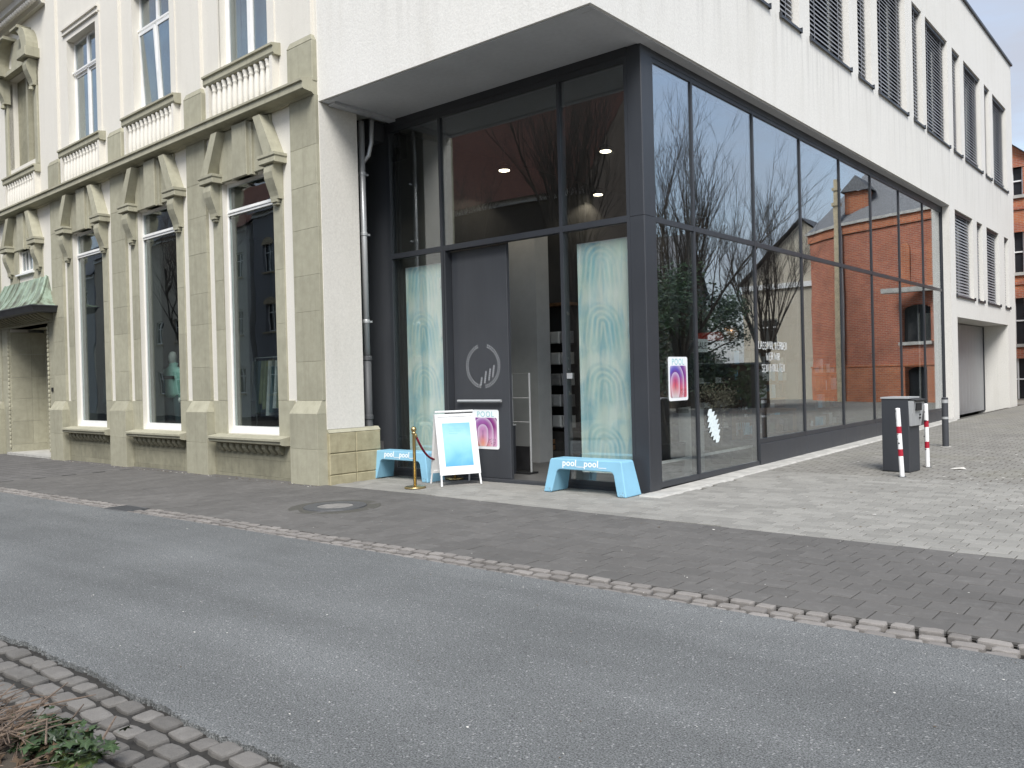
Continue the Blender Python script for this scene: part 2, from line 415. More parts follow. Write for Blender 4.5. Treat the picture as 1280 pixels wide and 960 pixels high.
# ================================================================== GROUND
def px_of(x, y, z=0.):
    cam = scene.camera; v = cam.matrix_world.inverted() @ Vector((x, y, z))
    if v.z > -.1: return None
    return (640-1068.25*v.x/v.z*1., 480+1068.25*v.y/v.z)
bpy.context.view_layer.update()
def inframe(x, y, m=40):
    p = px_of(x, y); return p is not None and -m < p[0] < 1280+m and -m < p[1] < 960+m
def sheet(name, x0, x1, y0, y1, dz, mat, nx=30, ny=6, kind='structure', thick=0.):
    mb = MB(); vs = []
    ya = y0 if callable(y0) else (lambda x: y0); yb = y1 if callable(y1) else (lambda x: y1)
    for i in range(nx+1):
        x = x0+(x1-x0)*i/nx
        for j in range(ny+1):
            y = ya(x)+(yb(x)-ya(x))*j/ny; vs.append((x, y, gz(x, y)+dz))
    fs = [(i*(ny+1)+j, (i+1)*(ny+1)+j, (i+1)*(ny+1)+j+1, i*(ny+1)+j+1) for i in range(nx) for j in range(ny)]
    mb.add(vs, fs)
    if thick:
        for i in range(nx):
            a = vs[i*(ny+1)]; b = vs[(i+1)*(ny+1)]
            mb.add([a, b, (b[0], b[1], b[2]-thick), (a[0], a[1], a[2]-thick)], [(3,2,1,0)])
    o = mb.build(name, mat); return tag(o, kind=kind)
tag(MB().add([(-900,-900,-.35),(900,-900,-.35),(900,900,-.35),(-900,900,-.35)], [(0,1,2,3)]).build('ground', M['soil']), kind='structure')
rg = random.Random(3)
edge = {}
def ragged(x):
    k = round(x/.02); 
    if k not in edge: edge[k] = 2.14+rg.uniform(-.013, .013)+.02*math.sin(x*2.1)+.012*math.sin(x*7.3)
    return edge[k]
sheet('road', -10, 2, ragged, 5.315, .0, M['asphalt'], 600, 4, thick=.06)
sheet('road', -75, -10, 2.145, 5.315, .0, M['asphalt'], 30, 3)
sheet('road', 2, 60, 2.145, 5.315, .0, M['asphalt'], 20, 3)
# --- sett rows (gutter on the far side, strip on the near side)
def sett_mesh(w, d, seed, dome=.010, r=None):
    r = random.Random(seed); n = 12; out = []
    for k in range(n):
        t = 2*math.pi*(k+.5)/n; c, s = math.cos(t), math.sin(t)
        q = max(abs(c), abs(s)); e = .86+.14*q  # squarish outline with rounded corners
        u = c/q*(.5 if q == abs(c) else .5); v = s/q*.5
        cut = .90 if min(abs(c), abs(s))/q > .55 else 1.
        out.append((u*w*cut*(1+r.uniform(-.05, .04)), v*d*cut*(1+r.uniform(-.07, .05))))
    mb = MB(); cx, cy = r.uniform(-.01, .01), r.uniform(-.008, .008)
    rings = [(1.0, -.07), (1.0, -.011), (.955, -.003), (.72, .001)]
    vs = []
    for sc, z in rings:
        for (u, v) in out: vs.append((u*sc, v*sc, z+r.uniform(-.002, .002)*(z > -.05)))
    vs.append((cx, cy, .002))
    fs = []
    for i in range(len(rings)-1):
        for k in range(n): fs.append((i*n+k, i*n+(k+1) % n, (i+1)*n+(k+1) % n, (i+1)*n+k))
    b = (len(rings)-1)*n
    for k in range(n): fs.append((b+k, b+(k+1) % n, len(vs)-1))
    return mb.add(vs, fs)
SETT = [sett_mesh(1, 1, 50+i, .01) for i in range(10)]
def sett_variants(mat, tagname):
    res = []
    for i, mb in enumerate(SETT): res.append(mb.mesh(tagname, mat, False))
    return res
gut = tag(MB().add([(-30,5.28,gz(-30,5)-.04),(-9,5.28,-.04),(6,5.28,-.04),(6,5.66,-.04),(-9,5.66,-.04),(-30,5.66,gz(-30,5)-.04)], [(0,1,4,5),(1,2,3,4)]).build('gutter', M['joint']), kind='structure')
SV = sett_variants(M['cobble'], 'sett')
rc = random.Random(11); rest = MB(); placed = []
for row, (yc, dd, zz) in enumerate([(5.572, .11, .004), (5.455, .11, -.001), (5.342, .105, -.004)]):
    x = -17+rc.uniform(0, .2)
    while x < 1.2:
        w = rc.uniform(.14, .225); xc = x+w/2
        if not (-11.62 < xc < -11.02):
            placed.append((xc, yc+rc.uniform(-.008, .008)+.010*(xc+8)*.9*.1, w-.028, dd-.018+rc.uniform(-.008, .006), zz+rc.uniform(-.006, .006), rc.uniform(-.07, .07)))
        x += w
placed.sort(key=lambda p: math.hypot(p[0], p[1]))
for i, (x, y, w, d, z, a) in enumerate(placed):
    o = inst('sett', SV[i % 10], gut, (x, y, gz(x, y)+z), a, (w, d, 1))
near = tag(MB().add([(-12,1.2,-.032),(-1.5,1.2,-.032),(-1.5,2.2,-.032),(-12,2.2,-.032)], [(0,1,2,3)]).build('kerb_strip', M['joint']), kind='structure')
SN = sett_variants(M['cobble_near'], 'sett')
for row, (yc, dd) in enumerate([(2.058, .128), (1.915, .128), (1.772, .128)]):
    x = -7.4+rc.uniform(0, .2)
    while x < -2.2:
        w = rc.uniform(.145, .21)*(1.25 if rc.random() < .12 else 1)
        o = inst('sett', SN[rc.randrange(10)], near, (x+w/2, yc+rc.uniform(-.010, .010), -.012+rc.uniform(-.007, .007)), rc.uniform(-.09, .09), (w-.028, dd-.016+rc.uniform(-.014, .008), 1))
        o.rotation_euler[0] = rc.uniform(-.03, .03); o.rotation_euler[1] = rc.uniform(-.03, .03)
        x += w
for k in range(9):     # flagstones behind the setts
    x = -7.4+k*.56
    mb = MB(); mb.add([(x,1.25,-.06),(x+.535,1.25,-.06),(x+.535,1.68,-.06),(x,1.68,-.06),(x,1.25,-.016),(x+.535,1.25,-.016),(x+.535,1.68,-.016),(x,1.68,-.016),
                       (x+.012,1.262,-.008),(x+.523,1.262,-.008),(x+.523,1.668,-.008),(x+.012,1.668,-.008)],
                      [(0,1,5,4),(1,2,6,5),(2,3,7,6),(3,0,4,7),(4,5,9,8),(5,6,10,9),(6,7,11,10),(7,4,8,11),(8,9,10,11)])
    mb.build('flagstone', M['paver_dark'], near)
tag(MB().box(-40, 12, -6, 1.22, -.34, -.03).build('verge', M['soil']), kind='structure')

# --- dark pavement
def yb(x): return 8.46-.04*(x+10.9)
pav = sheet('pavement', -30, 6, 5.63, lambda x: yb(x), -.018, M['joint'], 36, 3)
sheet('pavement_beyond', -75, -17.2, 5.63, lambda x: 9.6, -.004, M['dark_far'], 20, 3)
def paver(mb, q, c=.004, h=.03):
    """q = 4 ground corners (x, y, z) ccw"""
    cx = sum(p[0] for p in q)/4; cy = sum(p[1] for p in q)/4
    top = []
    for p in q:
        dx, dy = cx-p[0], cy-p[1]
        top.append((p[0]+math.copysign(c, dx), p[1]+math.copysign(c, dy), p[2]))
    vs = [(p[0], p[1], p[2]-h) for p in q]+[(p[0], p[1], p[2]-c*.8) for p in q]+top
    return mb.add(vs, [(0,1,5,4),(1,2,6,5),(2,3,7,6),(3,0,4,7),(4,5,9,8),(5,6,10,9),(6,7,11,10),(7,4,8,11),(8,9,10,11)])
def lay(rows, x0, x1, W, parent, mat, jit, jo, name, limit=300, skip=None, seed=1):
    r = random.Random(seed); cells = []
    for i, (fa, fb) in enumerate(rows):
        x = x0+(W*.5 if i % 2 else 0)+r.uniform(-.03, .03)
        while x < x1:
            a, b = x+jo, x+W-jo; xm = (a+b)/2
            ya0, ya1, yb0, yb1 = fa(a)+jo, fa(b)+jo, fb(a)-jo, fb(b)-jo
            x += W
            if yb0-ya0 < .04 or (skip and skip(xm, (ya0+yb0)/2)): continue
            dz = r.uniform(-jit, jit); t1, t2 = r.uniform(-jit, jit)*.5, r.uniform(-jit, jit)*.5
            q = [(a, ya0, gz(a, ya0)+dz-t1-t2), (b, ya1, gz(b, ya1)+dz+t1-t2), (b, yb1, gz(b, yb1)+dz+t1+t2), (a, yb0, gz(a, yb0)+dz-t1+t2)]
            cells.append((0 if inframe(xm, ya0) else 1, math.hypot(xm, ya0), q))
    cells.sort(key=lambda c: c[:2]); rest = MB()
    for k, (_, _, q) in enumerate(cells):
        if k < limit: paver(MB(), q).build(name, mat, parent)
        else: paver(rest, q)
    if rest.v: tag(rest.build(name+'_field', mat, parent), kind='stuff')
MH = (-8.82, 6.97)
NR = 11
rows = [((lambda x, i=i: 5.63+(yb(x)-5.63)*i/NR), (lambda x, i=i: 5.63+(yb(x)-5.63)*(i+1)/NR)) for i in range(NR)]
lay(rows, -17.2, 3.5, .237, pav, M['paver_dark'], 0.0018, .0038, 'paver', 300, lambda x, y: math.hypot(x-MH[0], y-MH[1]) < .30, 5)
# --- light paving
pl = sheet('forecourt', -11.6, 24, lambda x: yb(x), lambda x: 10.4 if x < -6.2 else 62, -.016, M['joint_light'], 80, 60)
rowsL = []
for i in range(30):
    y0 = 7.9+.17*i
    rowsL.append(((lambda x, y0=y0: max(y0, yb(x))), (lambda x, y0=y0: y0+.17)))
def skipL(x, y):
    return (y > 9.93 and x < -5.62) or x < -10.86 or (x < -5.62 and y > 9.9)
lay(rowsL, -10.9, 2.2, .225, pl, M['paver_light'], 0.0014, .0042, 'paver', 300, skipL, 9)
def pfar(name, x0, x1, y0, y1, nx=8, ny=30): sheet(name, x0, x1, y0, y1, -.003, M['paver_far'], nx, ny)
pfar('alley_paving', -5.62, 2.2, 13.0, 70); pfar('alley_paving', 2.2, 40, 8.0, 70); pfar('alley_paving', -40, -5.62, 36.3, 70)
# concrete edge under the shop glazing
tag(MB().add([(-5.93,9.97,-.02),(-5.93,9.66,-.02),(-5.60,9.66,-.02),(-5.60,25.75,.12),(-5.93,25.75,.12),
              (-5.93,9.97,.018),(-5.93,9.68,.018),(-5.63,9.68,.018),(-5.64,25.75,.16),(-5.93,25.75,.16)],
             [(1,2,7,6),(2,3,8,7),(5,6,7,8,9)]).build('plinth_edge', M['concrete']), kind='structure')
# manhole cover, gully grate
mh = thing('manhole_cover', 'round cast iron manhole cover with concrete centre in dark pavement', 'manhole cover', (MH[0], MH[1], gz(*MH)-.015))
def ringprof(r0, r1, z0, z1, n=28):
    mb = MB(); vs = []
    for r, z in ((r1+.01, 0), (r1, z1), (r0, z1), (r0, z0)):
        for k in range(n): w = 2*math.pi*k/n; vs.append((r*math.cos(w), r*math.sin(w), z))
    fs = [(i*n+k, i*n+(k+1) % n, (i+1)*n+(k+1) % n, (i+1)*n+k) for i in range(3) for k in range(n)]
    return mb.add(vs, fs)
ringprof(.235, .40, .012, .03).build('rim', M['cast_iron'], mh)
lid = MB().lathe([(.232, 0), (.232, .024), (.20, .026)], n=28).build('lid', plain('lid_concrete', (.20, .19, .175), .9, var=.25, scale=8, bump=.4), mh)
MB().lathe([(.6, .0), (.59, .0165)], n=24).build('mortar_collar', M['joint_light'], mh)
gr = thing('gully_grate', 'dark iron gully grate set into the cobbled gutter', 'drain', (-11.32, 5.455, gz(-11.3, 5.4)))
MB().box(-.29,.29,-.16,-.13,-.05,.004).box(-.29,.29,.13,.16,-.05,.004).box(-.29,-.26,-.13,.13,-.05,.004).box(.26,.29,-.13,.13,-.05,.004).build('frame', M['cast_iron'], gr)
bar = MB().box(-.012,.012,-.13,.13,-.03,.002).mesh('bar', M['cast_iron'])
for k in range(9): inst('bar', bar, gr, (-.21+k*.0525, 0, 0))
# litter: petals, gum spots, leaf crumbs
def flakes(name, n, f, mats, s0, s1, seed, label):
    r = random.Random(seed); mb = MB()
    for _ in range(n):
        x, y = f(r); s = r.uniform(s0, s1); a = r.uniform(0, 6.28); k = r.randint(4, 6)
        z = gz(x, y)+.003
        mb.add([(x+math.cos(a+6.28*i/k)*s*r.uniform(.6, 1.1), y+math.sin(a+6.28*i/k)*s*r.uniform(.4, .9), z+r.uniform(0, .004)) for i in range(k)], [tuple(range(k))], r.randrange(len(mats)))
    tag(mb.build(name, mats), label, 'litter', kind='stuff')
M['petal'] = plain('pale_litter', (.62, .6, .55), .8, var=.2)
M['leafbit'] = plain('dead_leaf_crumb', (.10, .07, .04), .9, var=.4)
flakes('litter', 300, lambda r: (r.uniform(-9, 0), r.uniform(2.3, 9.3)), [M['petal'], M['petal'], M['leafbit']], .003, .010, 4, 'small pale petals and crumbs scattered over road and pavement')
flakes('leaf_litter', 620, lambda r: (-1.4-abs(r.gauss(0, 1.5)), r.gauss(16.5, 3.2)), [M['petal'], M['leafbit'], M['leafbit']], .008, .03, 6, 'dead leaf crumbs scattered over the alley paving')
flakes('joint_debris', 260, lambda r: ((lambda t: (-10.9-t*math.cos(R(2.29)), 8.29+t*math.sin(R(2.29))-abs(r.gauss(0, .07))))(r.uniform(-.2, 11))), [M['petal'], M['leafbit'], M['twig']], .008, .03, 8, 'grit and leaf crumbs along the foot of the stone facade')
tag(MB().add([(-3.26,14.35,gz(-2.8,13.5)+.005),(-3.10,14.3,gz(-2.8,13.5)+.02),(-3.02,14.36,gz(-2.8,13.5)+.006),(-3.08,14.46,gz(-2.8,13.5)+.03),(-3.22,14.46,gz(-2.8,13.5)+.012)], [(0,1,2),(0,2,3),(0,3,4)]).build('paper_scrap', M['petal']), 'crumpled white paper scrap lying on the alley paving', 'litter')

# --- ivy and twig pile, lower left corner
def ivy_leaf(s, seed):
    r = random.Random(seed); pts = []
    for k in range(10):
        a = 2*math.pi*k/10+math.pi/2; rad = s*((1.0 if k % 2 == 0 else .55)*(1.25 if k == 0 else 1)*(.5 if k == 5 else 1))*r.uniform(.9, 1.1)
        pts.append((math.cos(a)*rad, math.sin(a)*rad, -.18*abs(math.cos(a)*rad)+r.uniform(-.1, .1)*s))
    mb = MB(); mb.add(pts+[(0, 0, .12*s)], [(k, (k+1) % 10, 10) for k in range(10)]); return mb
ivy = thing('ivy_patch', 'green ivy leaves creeping over the near cobbles beside dry twigs', 'plant', (-3.98, 1.60, -.01))
IV = [ivy_leaf(.04, i).mesh('leaf', M['leaf_ivy']) for i in range(6)]
ri = random.Random(21)
MB().add([(math.cos(6.28*k/14)*0.28*ri.uniform(.8, 1.1), math.sin(6.28*k/14)*.12*ri.uniform(.8, 1.1), 0) for k in range(14)]+[(0, 0, .05)], [(k, (k+1) % 14, 14) for k in range(14)]).build('moss_cushion', plain('moss', (.075, .105, .022), .95, var=.5, scale=40, bump=.8, bscale=120), ivy)
for k in range(230):
    o = inst('leaf', IV[k % 6], ivy, (ri.gauss(.0, .16), ri.gauss(-.03, .07), ri.uniform(.02, .12)), ri.uniform(0, 6.28), (ri.uniform(.45, 1.1),)*3)
    o.rotation_euler[0] = ri.uniform(-.7, .7); o.rotation_euler[1] = ri.uniform(-.7, .7)
tw = thing('twig_pile', 'heap of dry brown twigs and stems in the near corner', 'twigs', (-4.28, 1.43, -.02))
for k in range(260):
    a = ri.uniform(0, 3.14); l = ri.uniform(.06, .26); p = Vector((ri.gauss(0, .2), ri.gauss(.0, .1), ri.uniform(.01, .19)))
    d = Vector((math.cos(a), math.sin(a), ri.uniform(-.25, .25)))*l
    b = Vector((ri.uniform(-.03, .03), ri.uniform(-.03, .03), ri.uniform(0, .03)))
    rr = ri.uniform(.0018, .006)
    MB().tube([p-d/2, p+b*.6, p+d/2+b], [rr, rr*.9, rr*.5], 5).build('twig', M['twig'], tw)
MB().add([(math.cos(6.28*k/14)*.62*ri.uniform(.8, 1.1), math.sin(6.28*k/14)*.24*ri.uniform(.8, 1.1), 0) for k in range(14)]+[(0, 0, .06)], [(k, (k+1) % 14, 14) for k in range(14)]).build('litter_bed', M['soil'], tw)
DL = [ivy_leaf(.045, 40+i).mesh('dead_leaf', plain('dead_leaf', (.13, .085, .05), .9, var=.3, rnd=.4)) for i in range(2)]
for k in range(90):
    o = inst('dead_leaf', DL[k % 2], tw, (ri.gauss(.1, .25), ri.gauss(0, .12), ri.uniform(.03, .12)), ri.uniform(0, 6.28), (ri.uniform(.5, .9),)*3)
    o.rotation_euler[0] = ri.uniform(-1, 1); o.rotation_euler[1] = ri.uniform(-1, 1)
# ================================================================== OLD STONE BUILDING
OLD = thing('stone_building', 'old stone and cream render commercial building with ornate window heads and pilasters', 'building', (-10.9, 8.49, 0), R(-2.29))
BAYS = [-2.15, -5.56, -8.97]; PIL = [-.37, -3.83, -7.22, -10.63]; PC = -12.8
S0, TOP = -24., 12.6
holes = []
for c in BAYS: holes += [(c-.84, c+.84, .74, 5.24), (c-.80, c+.80, 7.26, 9.73)]
holes += [(PC-1.37, PC+1.37, -.4, 3.25), (PC-.52, PC+.52, 4.62, 5.25), (PC-.95, PC+.95, 7.42, 9.80)]
for c in (-17.6, -21.): holes += [(c-.84, c+.84, .74, 5.24), (c-.80, c+.80, 7.26, 9.73)]
MB().wall(S0, 0, -.4, TOP, 0, .45, holes).build('wall', M['render_old'], OLD)
rs = random.Random(31)
def ashlar(parent, x0, x1, d, z0, z1, hs, back=.02, mat='stone', name='stone', split=0, jc=.010):
    """course of separate ashlar blocks standing d in front of the wall"""
    z = z0
    i = 0
    while z < z1-.05:
        h = hs[i % len(hs)]; zt = min(z1, z+h)
        if z1-zt < .15: zt = z1
        cuts = [x0, x1]
        if split: cuts = [x0]+sorted(x0+(x1-x0)*(k+(.5 if i % 2 else 0))/split for k in range(1, split)) + [x1]
        for a, b in zip(cuts, cuts[1:]):
            MB().front(a+.001, b-.001, -d-rs.uniform(0, .002), back, z+.001, zt-.001, .0035).build(name, M[mat], parent)
        z = zt; i += 1
def pilaster(c, x0, x1):
    p = part('pilaster', OLD)
    # plinth
    ashlar(p, x0-.05, x1+.05 if x1 < -.1 else x1, .18, -.4, 1.11, [.95, .56])
    xr = x1+.05 if x1 < -.1 else x1
    MB().hexa([(x0-.05,-.18,1.112),(xr,-.18,1.112),(xr,.02,1.112),(x0-.05,.02,1.112),(x0+.01,-.065,1.32),(min(xr, x1-.01),-.065,1.32),(min(xr, x1-.01),.02,1.32),(x0+.01,.02,1.32)]).build('plinth_cap', M['stone'], p)
    ashlar(p, x0, x1, .06, 1.322, 6.14, [.62, .80, .58, .74, .68])
    # upper block and rendered shaft
    MB().front(x0+.01, x1-.01, -.09, .02, 6.36, 7.0, .012).build('stone', M['stone'], p)
    MB().hexa([(x0+.01,-.09,7.0),(x1-.01,-.09,7.0),(x1-.01,.02,7.0),(x0+.01,.02,7.0),(x0+.07,-.06,7.10),(x1-.07,-.06,7.10),(x1-.07,.02,7.10),(x0+.07,.02,7.10)]).build('block_cap', M['stone'], p)
    MB().box(x0+.07, x1-.07, -.06, .02, 7.10, TOP).build('upper_shaft', M['render_old'], p)
for c in PIL: pilaster(c, c-.345, (c+.345) if c < -1 else -.0)
pilaster(-15.1, -15.45, -14.75); pilaster(-19.3, -19.65, -18.95)
# cornice (string course over the shop floor)
cor = part('cornice', OLD)
MB().prism([(.02,6.14),(-.07,6.14),(-.10,6.17),(-.24,6.185),(-.27,6.20),(-.27,6.30),(-.30,6.31),(-.30,6.345),(-.10,6.40),(.02,6.40)], S0, -.02, 'x').build('moulding', M['stone'], cor)
def scroll_profile():
    pts = [(.02, 0)]
    for t, d in ((0, .17), (.06, .205), (.14, .215), (.24, .20), (.34, .165), (.44, .125), (.52, .10), (.57, .095)): pts.append((-d, -t))
    pts.append((.02, -.57)); return pts
def window_head(c, wide=1.):
    h = part('window_head', OLD, (c, 0, 0))
    MB().front(-.84, .84, -.045, .02, 5.245, 6.13, .008).build('lintel_panel', M['stone'], h)
    MB().front(-.23, .23, -.14, .02, 5.205, 6.135, .010).build('keystone', M['stone'], h)
    MB().front(-.32, .32, -.09, .02, 5.205, 6.10, .008).build('keystone_step', M['stone'], h)
    for sgn in (-1, 1):
        m = 1.0*sgn
        MB().front(m-.24, m+.24, -.235, .02, 5.235, 5.325, .010).hexa([(m-.24,-.235,5.325),(m+.24,-.235,5.325),(m+.24,.02,5.325),(m-.24,.02,5.325),(m-.255,-.25,5.345),(m+.255,-.25,5.345),(m+.255,.02,5.345),(m-.255,.02,5.345)]).box(m-.255, m+.255, -.25, .02, 5.345, 5.39).build('bracket_cap', M['stone'], h)
        m = 1.05*sgn; t = m-.36*sgn
        MB().hexa([(m-.13,-.235,5.39),(m+.13,-.235,5.39),(m+.13,.02,5.39),(m-.13,.02,5.39),(t-.10,-.22,6.09),(t+.10,-.22,6.09),(t+.10,.02,6.11),(t-.10,.02,6.11)]).build('raking_block', M['stone'], h)
        m = 1.0*sgn
        MB().prism([(a, 5.235+b) for a, b in scroll_profile()], m-.125, m+.125, 'x').build('scroll_bracket', M['stone'], h)
        MB().box(m-.08, m+.08, -.115, .02, 4.615, 4.655).box(m-.065, m+.065, -.095, .02, 4.575, 4.612).build('bracket_drop', M['stone'], h)
    return h
def shop_window(c):
    w = part('shop_window', OLD, (c, 0, 0))
    ashlar(w, -1.14, -.84, .025, 1.325, 5.235, [1.28, .9, 1.15])
    ashlar(w, .84, 1.12, .025, 1.325, 5.235, [1.28, .9, 1.15])
    ashlar(w, -1.31, -.84, .025, .71, 1.322, [.7]); ashlar(w, .84, 1.31, .025, .71, 1.322, [.7])
    f = .038; y0, y1 = .10, .16
    MB().box(-.84, -.84+f, y0, y1, .79, 5.24).box(.84-f, .84, y0, y1, .79, 5.24).box(-.84+f, .84-f, y0, y1, 5.18, 5.24).box(-.84+f, .84-f, y0+.003, y1, .79, .86).box(-.84, .84, .08, y1, .742, .788).build('frame', M['white_frame'], w)
    MB().box(-.84+f, .84-f, y0-.02, y1, 4.66, 4.70).box(-.84+f, .84-f, y0-.035, y1, 4.703, 4.725).box(-.84+f, .84-f, y0-.02, y1, 4.728, 4.76).build('transom', M['white_frame'], w)
    MB().box(-.84+f, .84-f, .12, .128, .86, 4.66).build('pane', M['glass_old'], w)
    MB().box(-.84+f, .84-f, .12, .128, 4.76, 5.18).build('pane', M['glass_old'], w)
    MB().box(-.838, -.82, .162, .449, .80, 5.22).box(.82, .838, .162, .449, .80, 5.22).box(-.82, .82, .162, .449, 5.19, 5.235).build('inner_reveal', M['shop_wall'], w)
    # sill and panel below
    MB().prism([(.02,.57),(-.13,.57),(-.20,.585),(-.22,.60),(-.22,.645),(-.25,.65),(-.25,.685),(.06,.735)], -1.17, 1.17, 'x').build('sill', M['stone'], w)
    ashlar(w, -1.31, 1.31, .03, -.4, .30, [.42, .28], split=3, mat='stone_dark')
    ashlar(w, -1.31, 1.31, .03, .30, .568, [.28], split=3, mat='stone_dark')
    den = MB().prism([(.0,.42),(-.05,.42),(-.075,.45),(-.11,.50),(-.115,.566),(.0,.566)], -.055, .055, 'x').mesh('dentil', M['stone_dark'])
    for k in range(10): inst('dentil', den, w, (-.95+k*.211, -.03, 0))
    return w
def balustrade(c):
    b = part('balustrade', OLD, (c, 0, 0))
    MB().prism([(.02,7.03),(-.13,7.03),(-.15,7.06),(-.15,7.16),(-.18,7.17),(-.18,7.205),(.02,7.24)], -1.15, 1.15, 'x').build('rail', M['stone'], b)
    MB().box(-1.04, 1.04, .0, .03, 6.40, 7.03).build('back_panel', M['render_old'], b)
    bal = MB().lathe([(.052,6.38),(.052,6.44),(.062,6.50),(.066,6.58),(.058,6.72),(.046,6.84),(.040,6.885),(.050,6.90),(.050,6.92),(.042,6.935),(.058,6.975),(.060,7.0),(.055,7.03)], n=10).mesh('baluster', M['render_old'], True)
    for k in range(11): inst('baluster', bal, b, (-.88+k*.176, -.066, 0))
    for x in (-1.04, 1.04): MB().box(x-.04, x+.04, -.13, .02, 6.38, 7.03).build('end_post', M['render_old'], b)
def upper_window(c, tilt=False):
    w = part('upper_window', OLD, (c, 0, 0))
    y0, y1 = .14, .20; f = .06; a = .80
    MB().box(-a, -a+f, y0, y1, 7.30, 9.73).box(a-f, a, y0, y1, 7.30, 9.73).box(-a+f, a-f, y0, y1, 9.67, 9.73).box(-a+f, a-f, y0, y1, 7.30, 7.37).box(-.045, .045, y0-.01, y1, 7.37, 9.67).build('frame', M['white_frame'], w)
    MB().box(-a+f, -.045, y0-.03, y1, 8.93, 8.97).box(.045, a-f, y0-.03, y1, 8.93, 8.97).box(-a, a, y0-.05, y0-.031, 8.975, 9.01).box(-a+f, -.045, y0, y1, 8.99, 9.04).box(.045, a-f, y0, y1, 8.99, 9.04).build('transom', M['white_frame'], w)
    for x0, x1 in ((-a+f, -.045), (.045, a-f)):
        MB().box(x0, x1, .165, .172, 9.04, 9.67).build('pane', M['glass_up'], w)
        o = MB().box(x0, x0+.05, y0+.01, y1-.005, 7.37, 8.93).box(x1-.05, x1, y0+.01, y1-.005, 7.37, 8.93).box(x0+.05, x1-.05, y0+.01, y1-.005, 7.37, 7.43).box(x0+.05, x1-.05, y0+.01, y1-.005, 8.87, 8.93).build('casement', M['white_frame'], w)
        p = MB().box(x0+.05, x1-.05, .165, .172, 7.43, 8.87).build('pane', M['glass_up'], w)
        if tilt:
            for q in (o, p):
                q.rotation_euler[0] = R(3); q.location = (0, (1-math.cos(R(3)))*.16+math.sin(R(3))*7.55, (1-math.cos(R(3)))*7.55-math.sin(R(3))*.16)
    MB().box(-.8, .8, .001, .20, 7.26, 7.298).build('sill', M['render_old'], w)
    # rendered surround and hood lines
    MB().box(-1.0, -.80, -.025, .02, 7.24, 9.73).box(.80, 1.0, -.025, .02, 7.24, 9.73).box(-1.0, 1.0, -.025, .02, 9.731, 9.87).box(-.98, .98, -.07, .02, 9.871, 9.90).box(-1.0, 1.0, -.045, .02, 9.901, 9.99).box(-1.0, 1.0, -.085, .02, 9.991, 10.03).build('surround', M['render_old'], w)
    # curtain inside
    MB().wall(-.78, .78, 7.30, 9.7, .45, .46).build('net_curtain', plain('net_curtain', (.5, .55, .58), .9, var=.12, scale=4), w)
for i, c in enumerate(BAYS):
    shop_window(c); window_head(c); balustrade(c); upper_window(c, i == 1)
for c in (-17.6, -21.):
    shop_window(c); balustrade(c); upper_window(c)
# --- portal bay
po = part('portal', OLD, (PC, 0, 0))
D = .85
ashlar(po, -1.93, -1.37, .03, -.4, 3.25, [.95, .6, .72, .66]); ashlar(po, 1.37, 1.82, .03, -.4, 3.25, [.95, .6, .72, .66])
MB().box(-1.94, 1.82, -.035, .02, 3.255, 4.0).build('architrave', M['stone'], po)
for sgn, nm in ((-1, 'left'), (1, 'right')):      # reveals of the recess in ashlar
    z = -.4
    for h in (.55, .62, .60, .58, .62, .60):
        zt = min(3.25, z+h)
        x = 1.37*sgn
        MB().box(min(x, x-.02*sgn), max(x, x-.02*sgn), .0, .5-.002, z+.002, zt-.002).build('reveal_stone', M['stone'], po)
        MB().box(min(x, x-.02*sgn), max(x, x-.02*sgn), .502, D, z+.002, zt-.002).build('reveal_stone', M['stone'], po)
        z = zt
    bead = MB()
    for k in range(28): z = .05+k*.112; bead.lathe([(.018, z), (.03, z+.03), (.03, z+.07), (.018, z+.1)], x+.045*sgn, -.045, 6)
    tag(bead.build('bead_moulding', M['stone'], po), kind='stuff')
MB().wall(-1.37, 1.37, -.4, 3.4, D, D+.2, [(-.55, .62, -.5, 2.73)]).build('inner_wall', M['stone'], po)
MB().box(-1.37, 1.37, .0, D, 3.25, 3.4).build('recess_ceiling', M['stone'], po)
MB().box(-.62, -.55, D-.04, D+.12, -.1, 2.80).box(.62, .69, D-.04, D+.12, -.1, 2.80).box(-.55, .62, D-.04, D+.12, 2.73, 2.80).build('door_frame', M['stone_dark'], po)
dr = MB().box(-.55, .62, D+.10, D+.16, -.1, 2.73).build('door', plain('dark_door', (.035, .03, .026), .5, var=.3), po)
MB().box(-1.5, 1.5, -.12, D+.2, -.5, -.05).build('step', M['concrete'], po)
MB().box(-.035, .035, -.06, -.03, 0, .1).build('bell_plate', M['black'], po).location = (1.62, 0, 1.55)
# small window over the canopy
sw = part('small_window', OLD, (PC, 0, 0))
MB().box(-.52, -.46, .06, .11, 4.66, 5.25).box(.46, .52, .06, .11, 4.66, 5.25).box(-.46, .46, .06, .11, 5.19, 5.25).box(-.46, .46, .06, .11, 4.66, 4.72).box(-.03, .03, .055, .11, 4.72, 5.19).build('frame', M['white_frame'], sw)
for x in (-.24, .24): MB().box(x-.012, x+.012, .065, .10, 4.72, 5.19).build('glazing_bar', M['white_frame'], sw)
MB().box(-.46, .46, .085, .09, 4.72, 5.19).build('pane', M['glass_up'], sw)
MB().prism([(.05,4.58),(-.08,4.58),(-.08,4.62),(.05,4.66)], -.6, .6, 'x').build('sill', M['white_frame'], sw)
ashlar(sw, -1.16, -.52, .025, 4.0, 5.235, [.62]); ashlar(sw, .52, 1.16, .025, 4.0, 5.235, [.62])
window_head(PC)
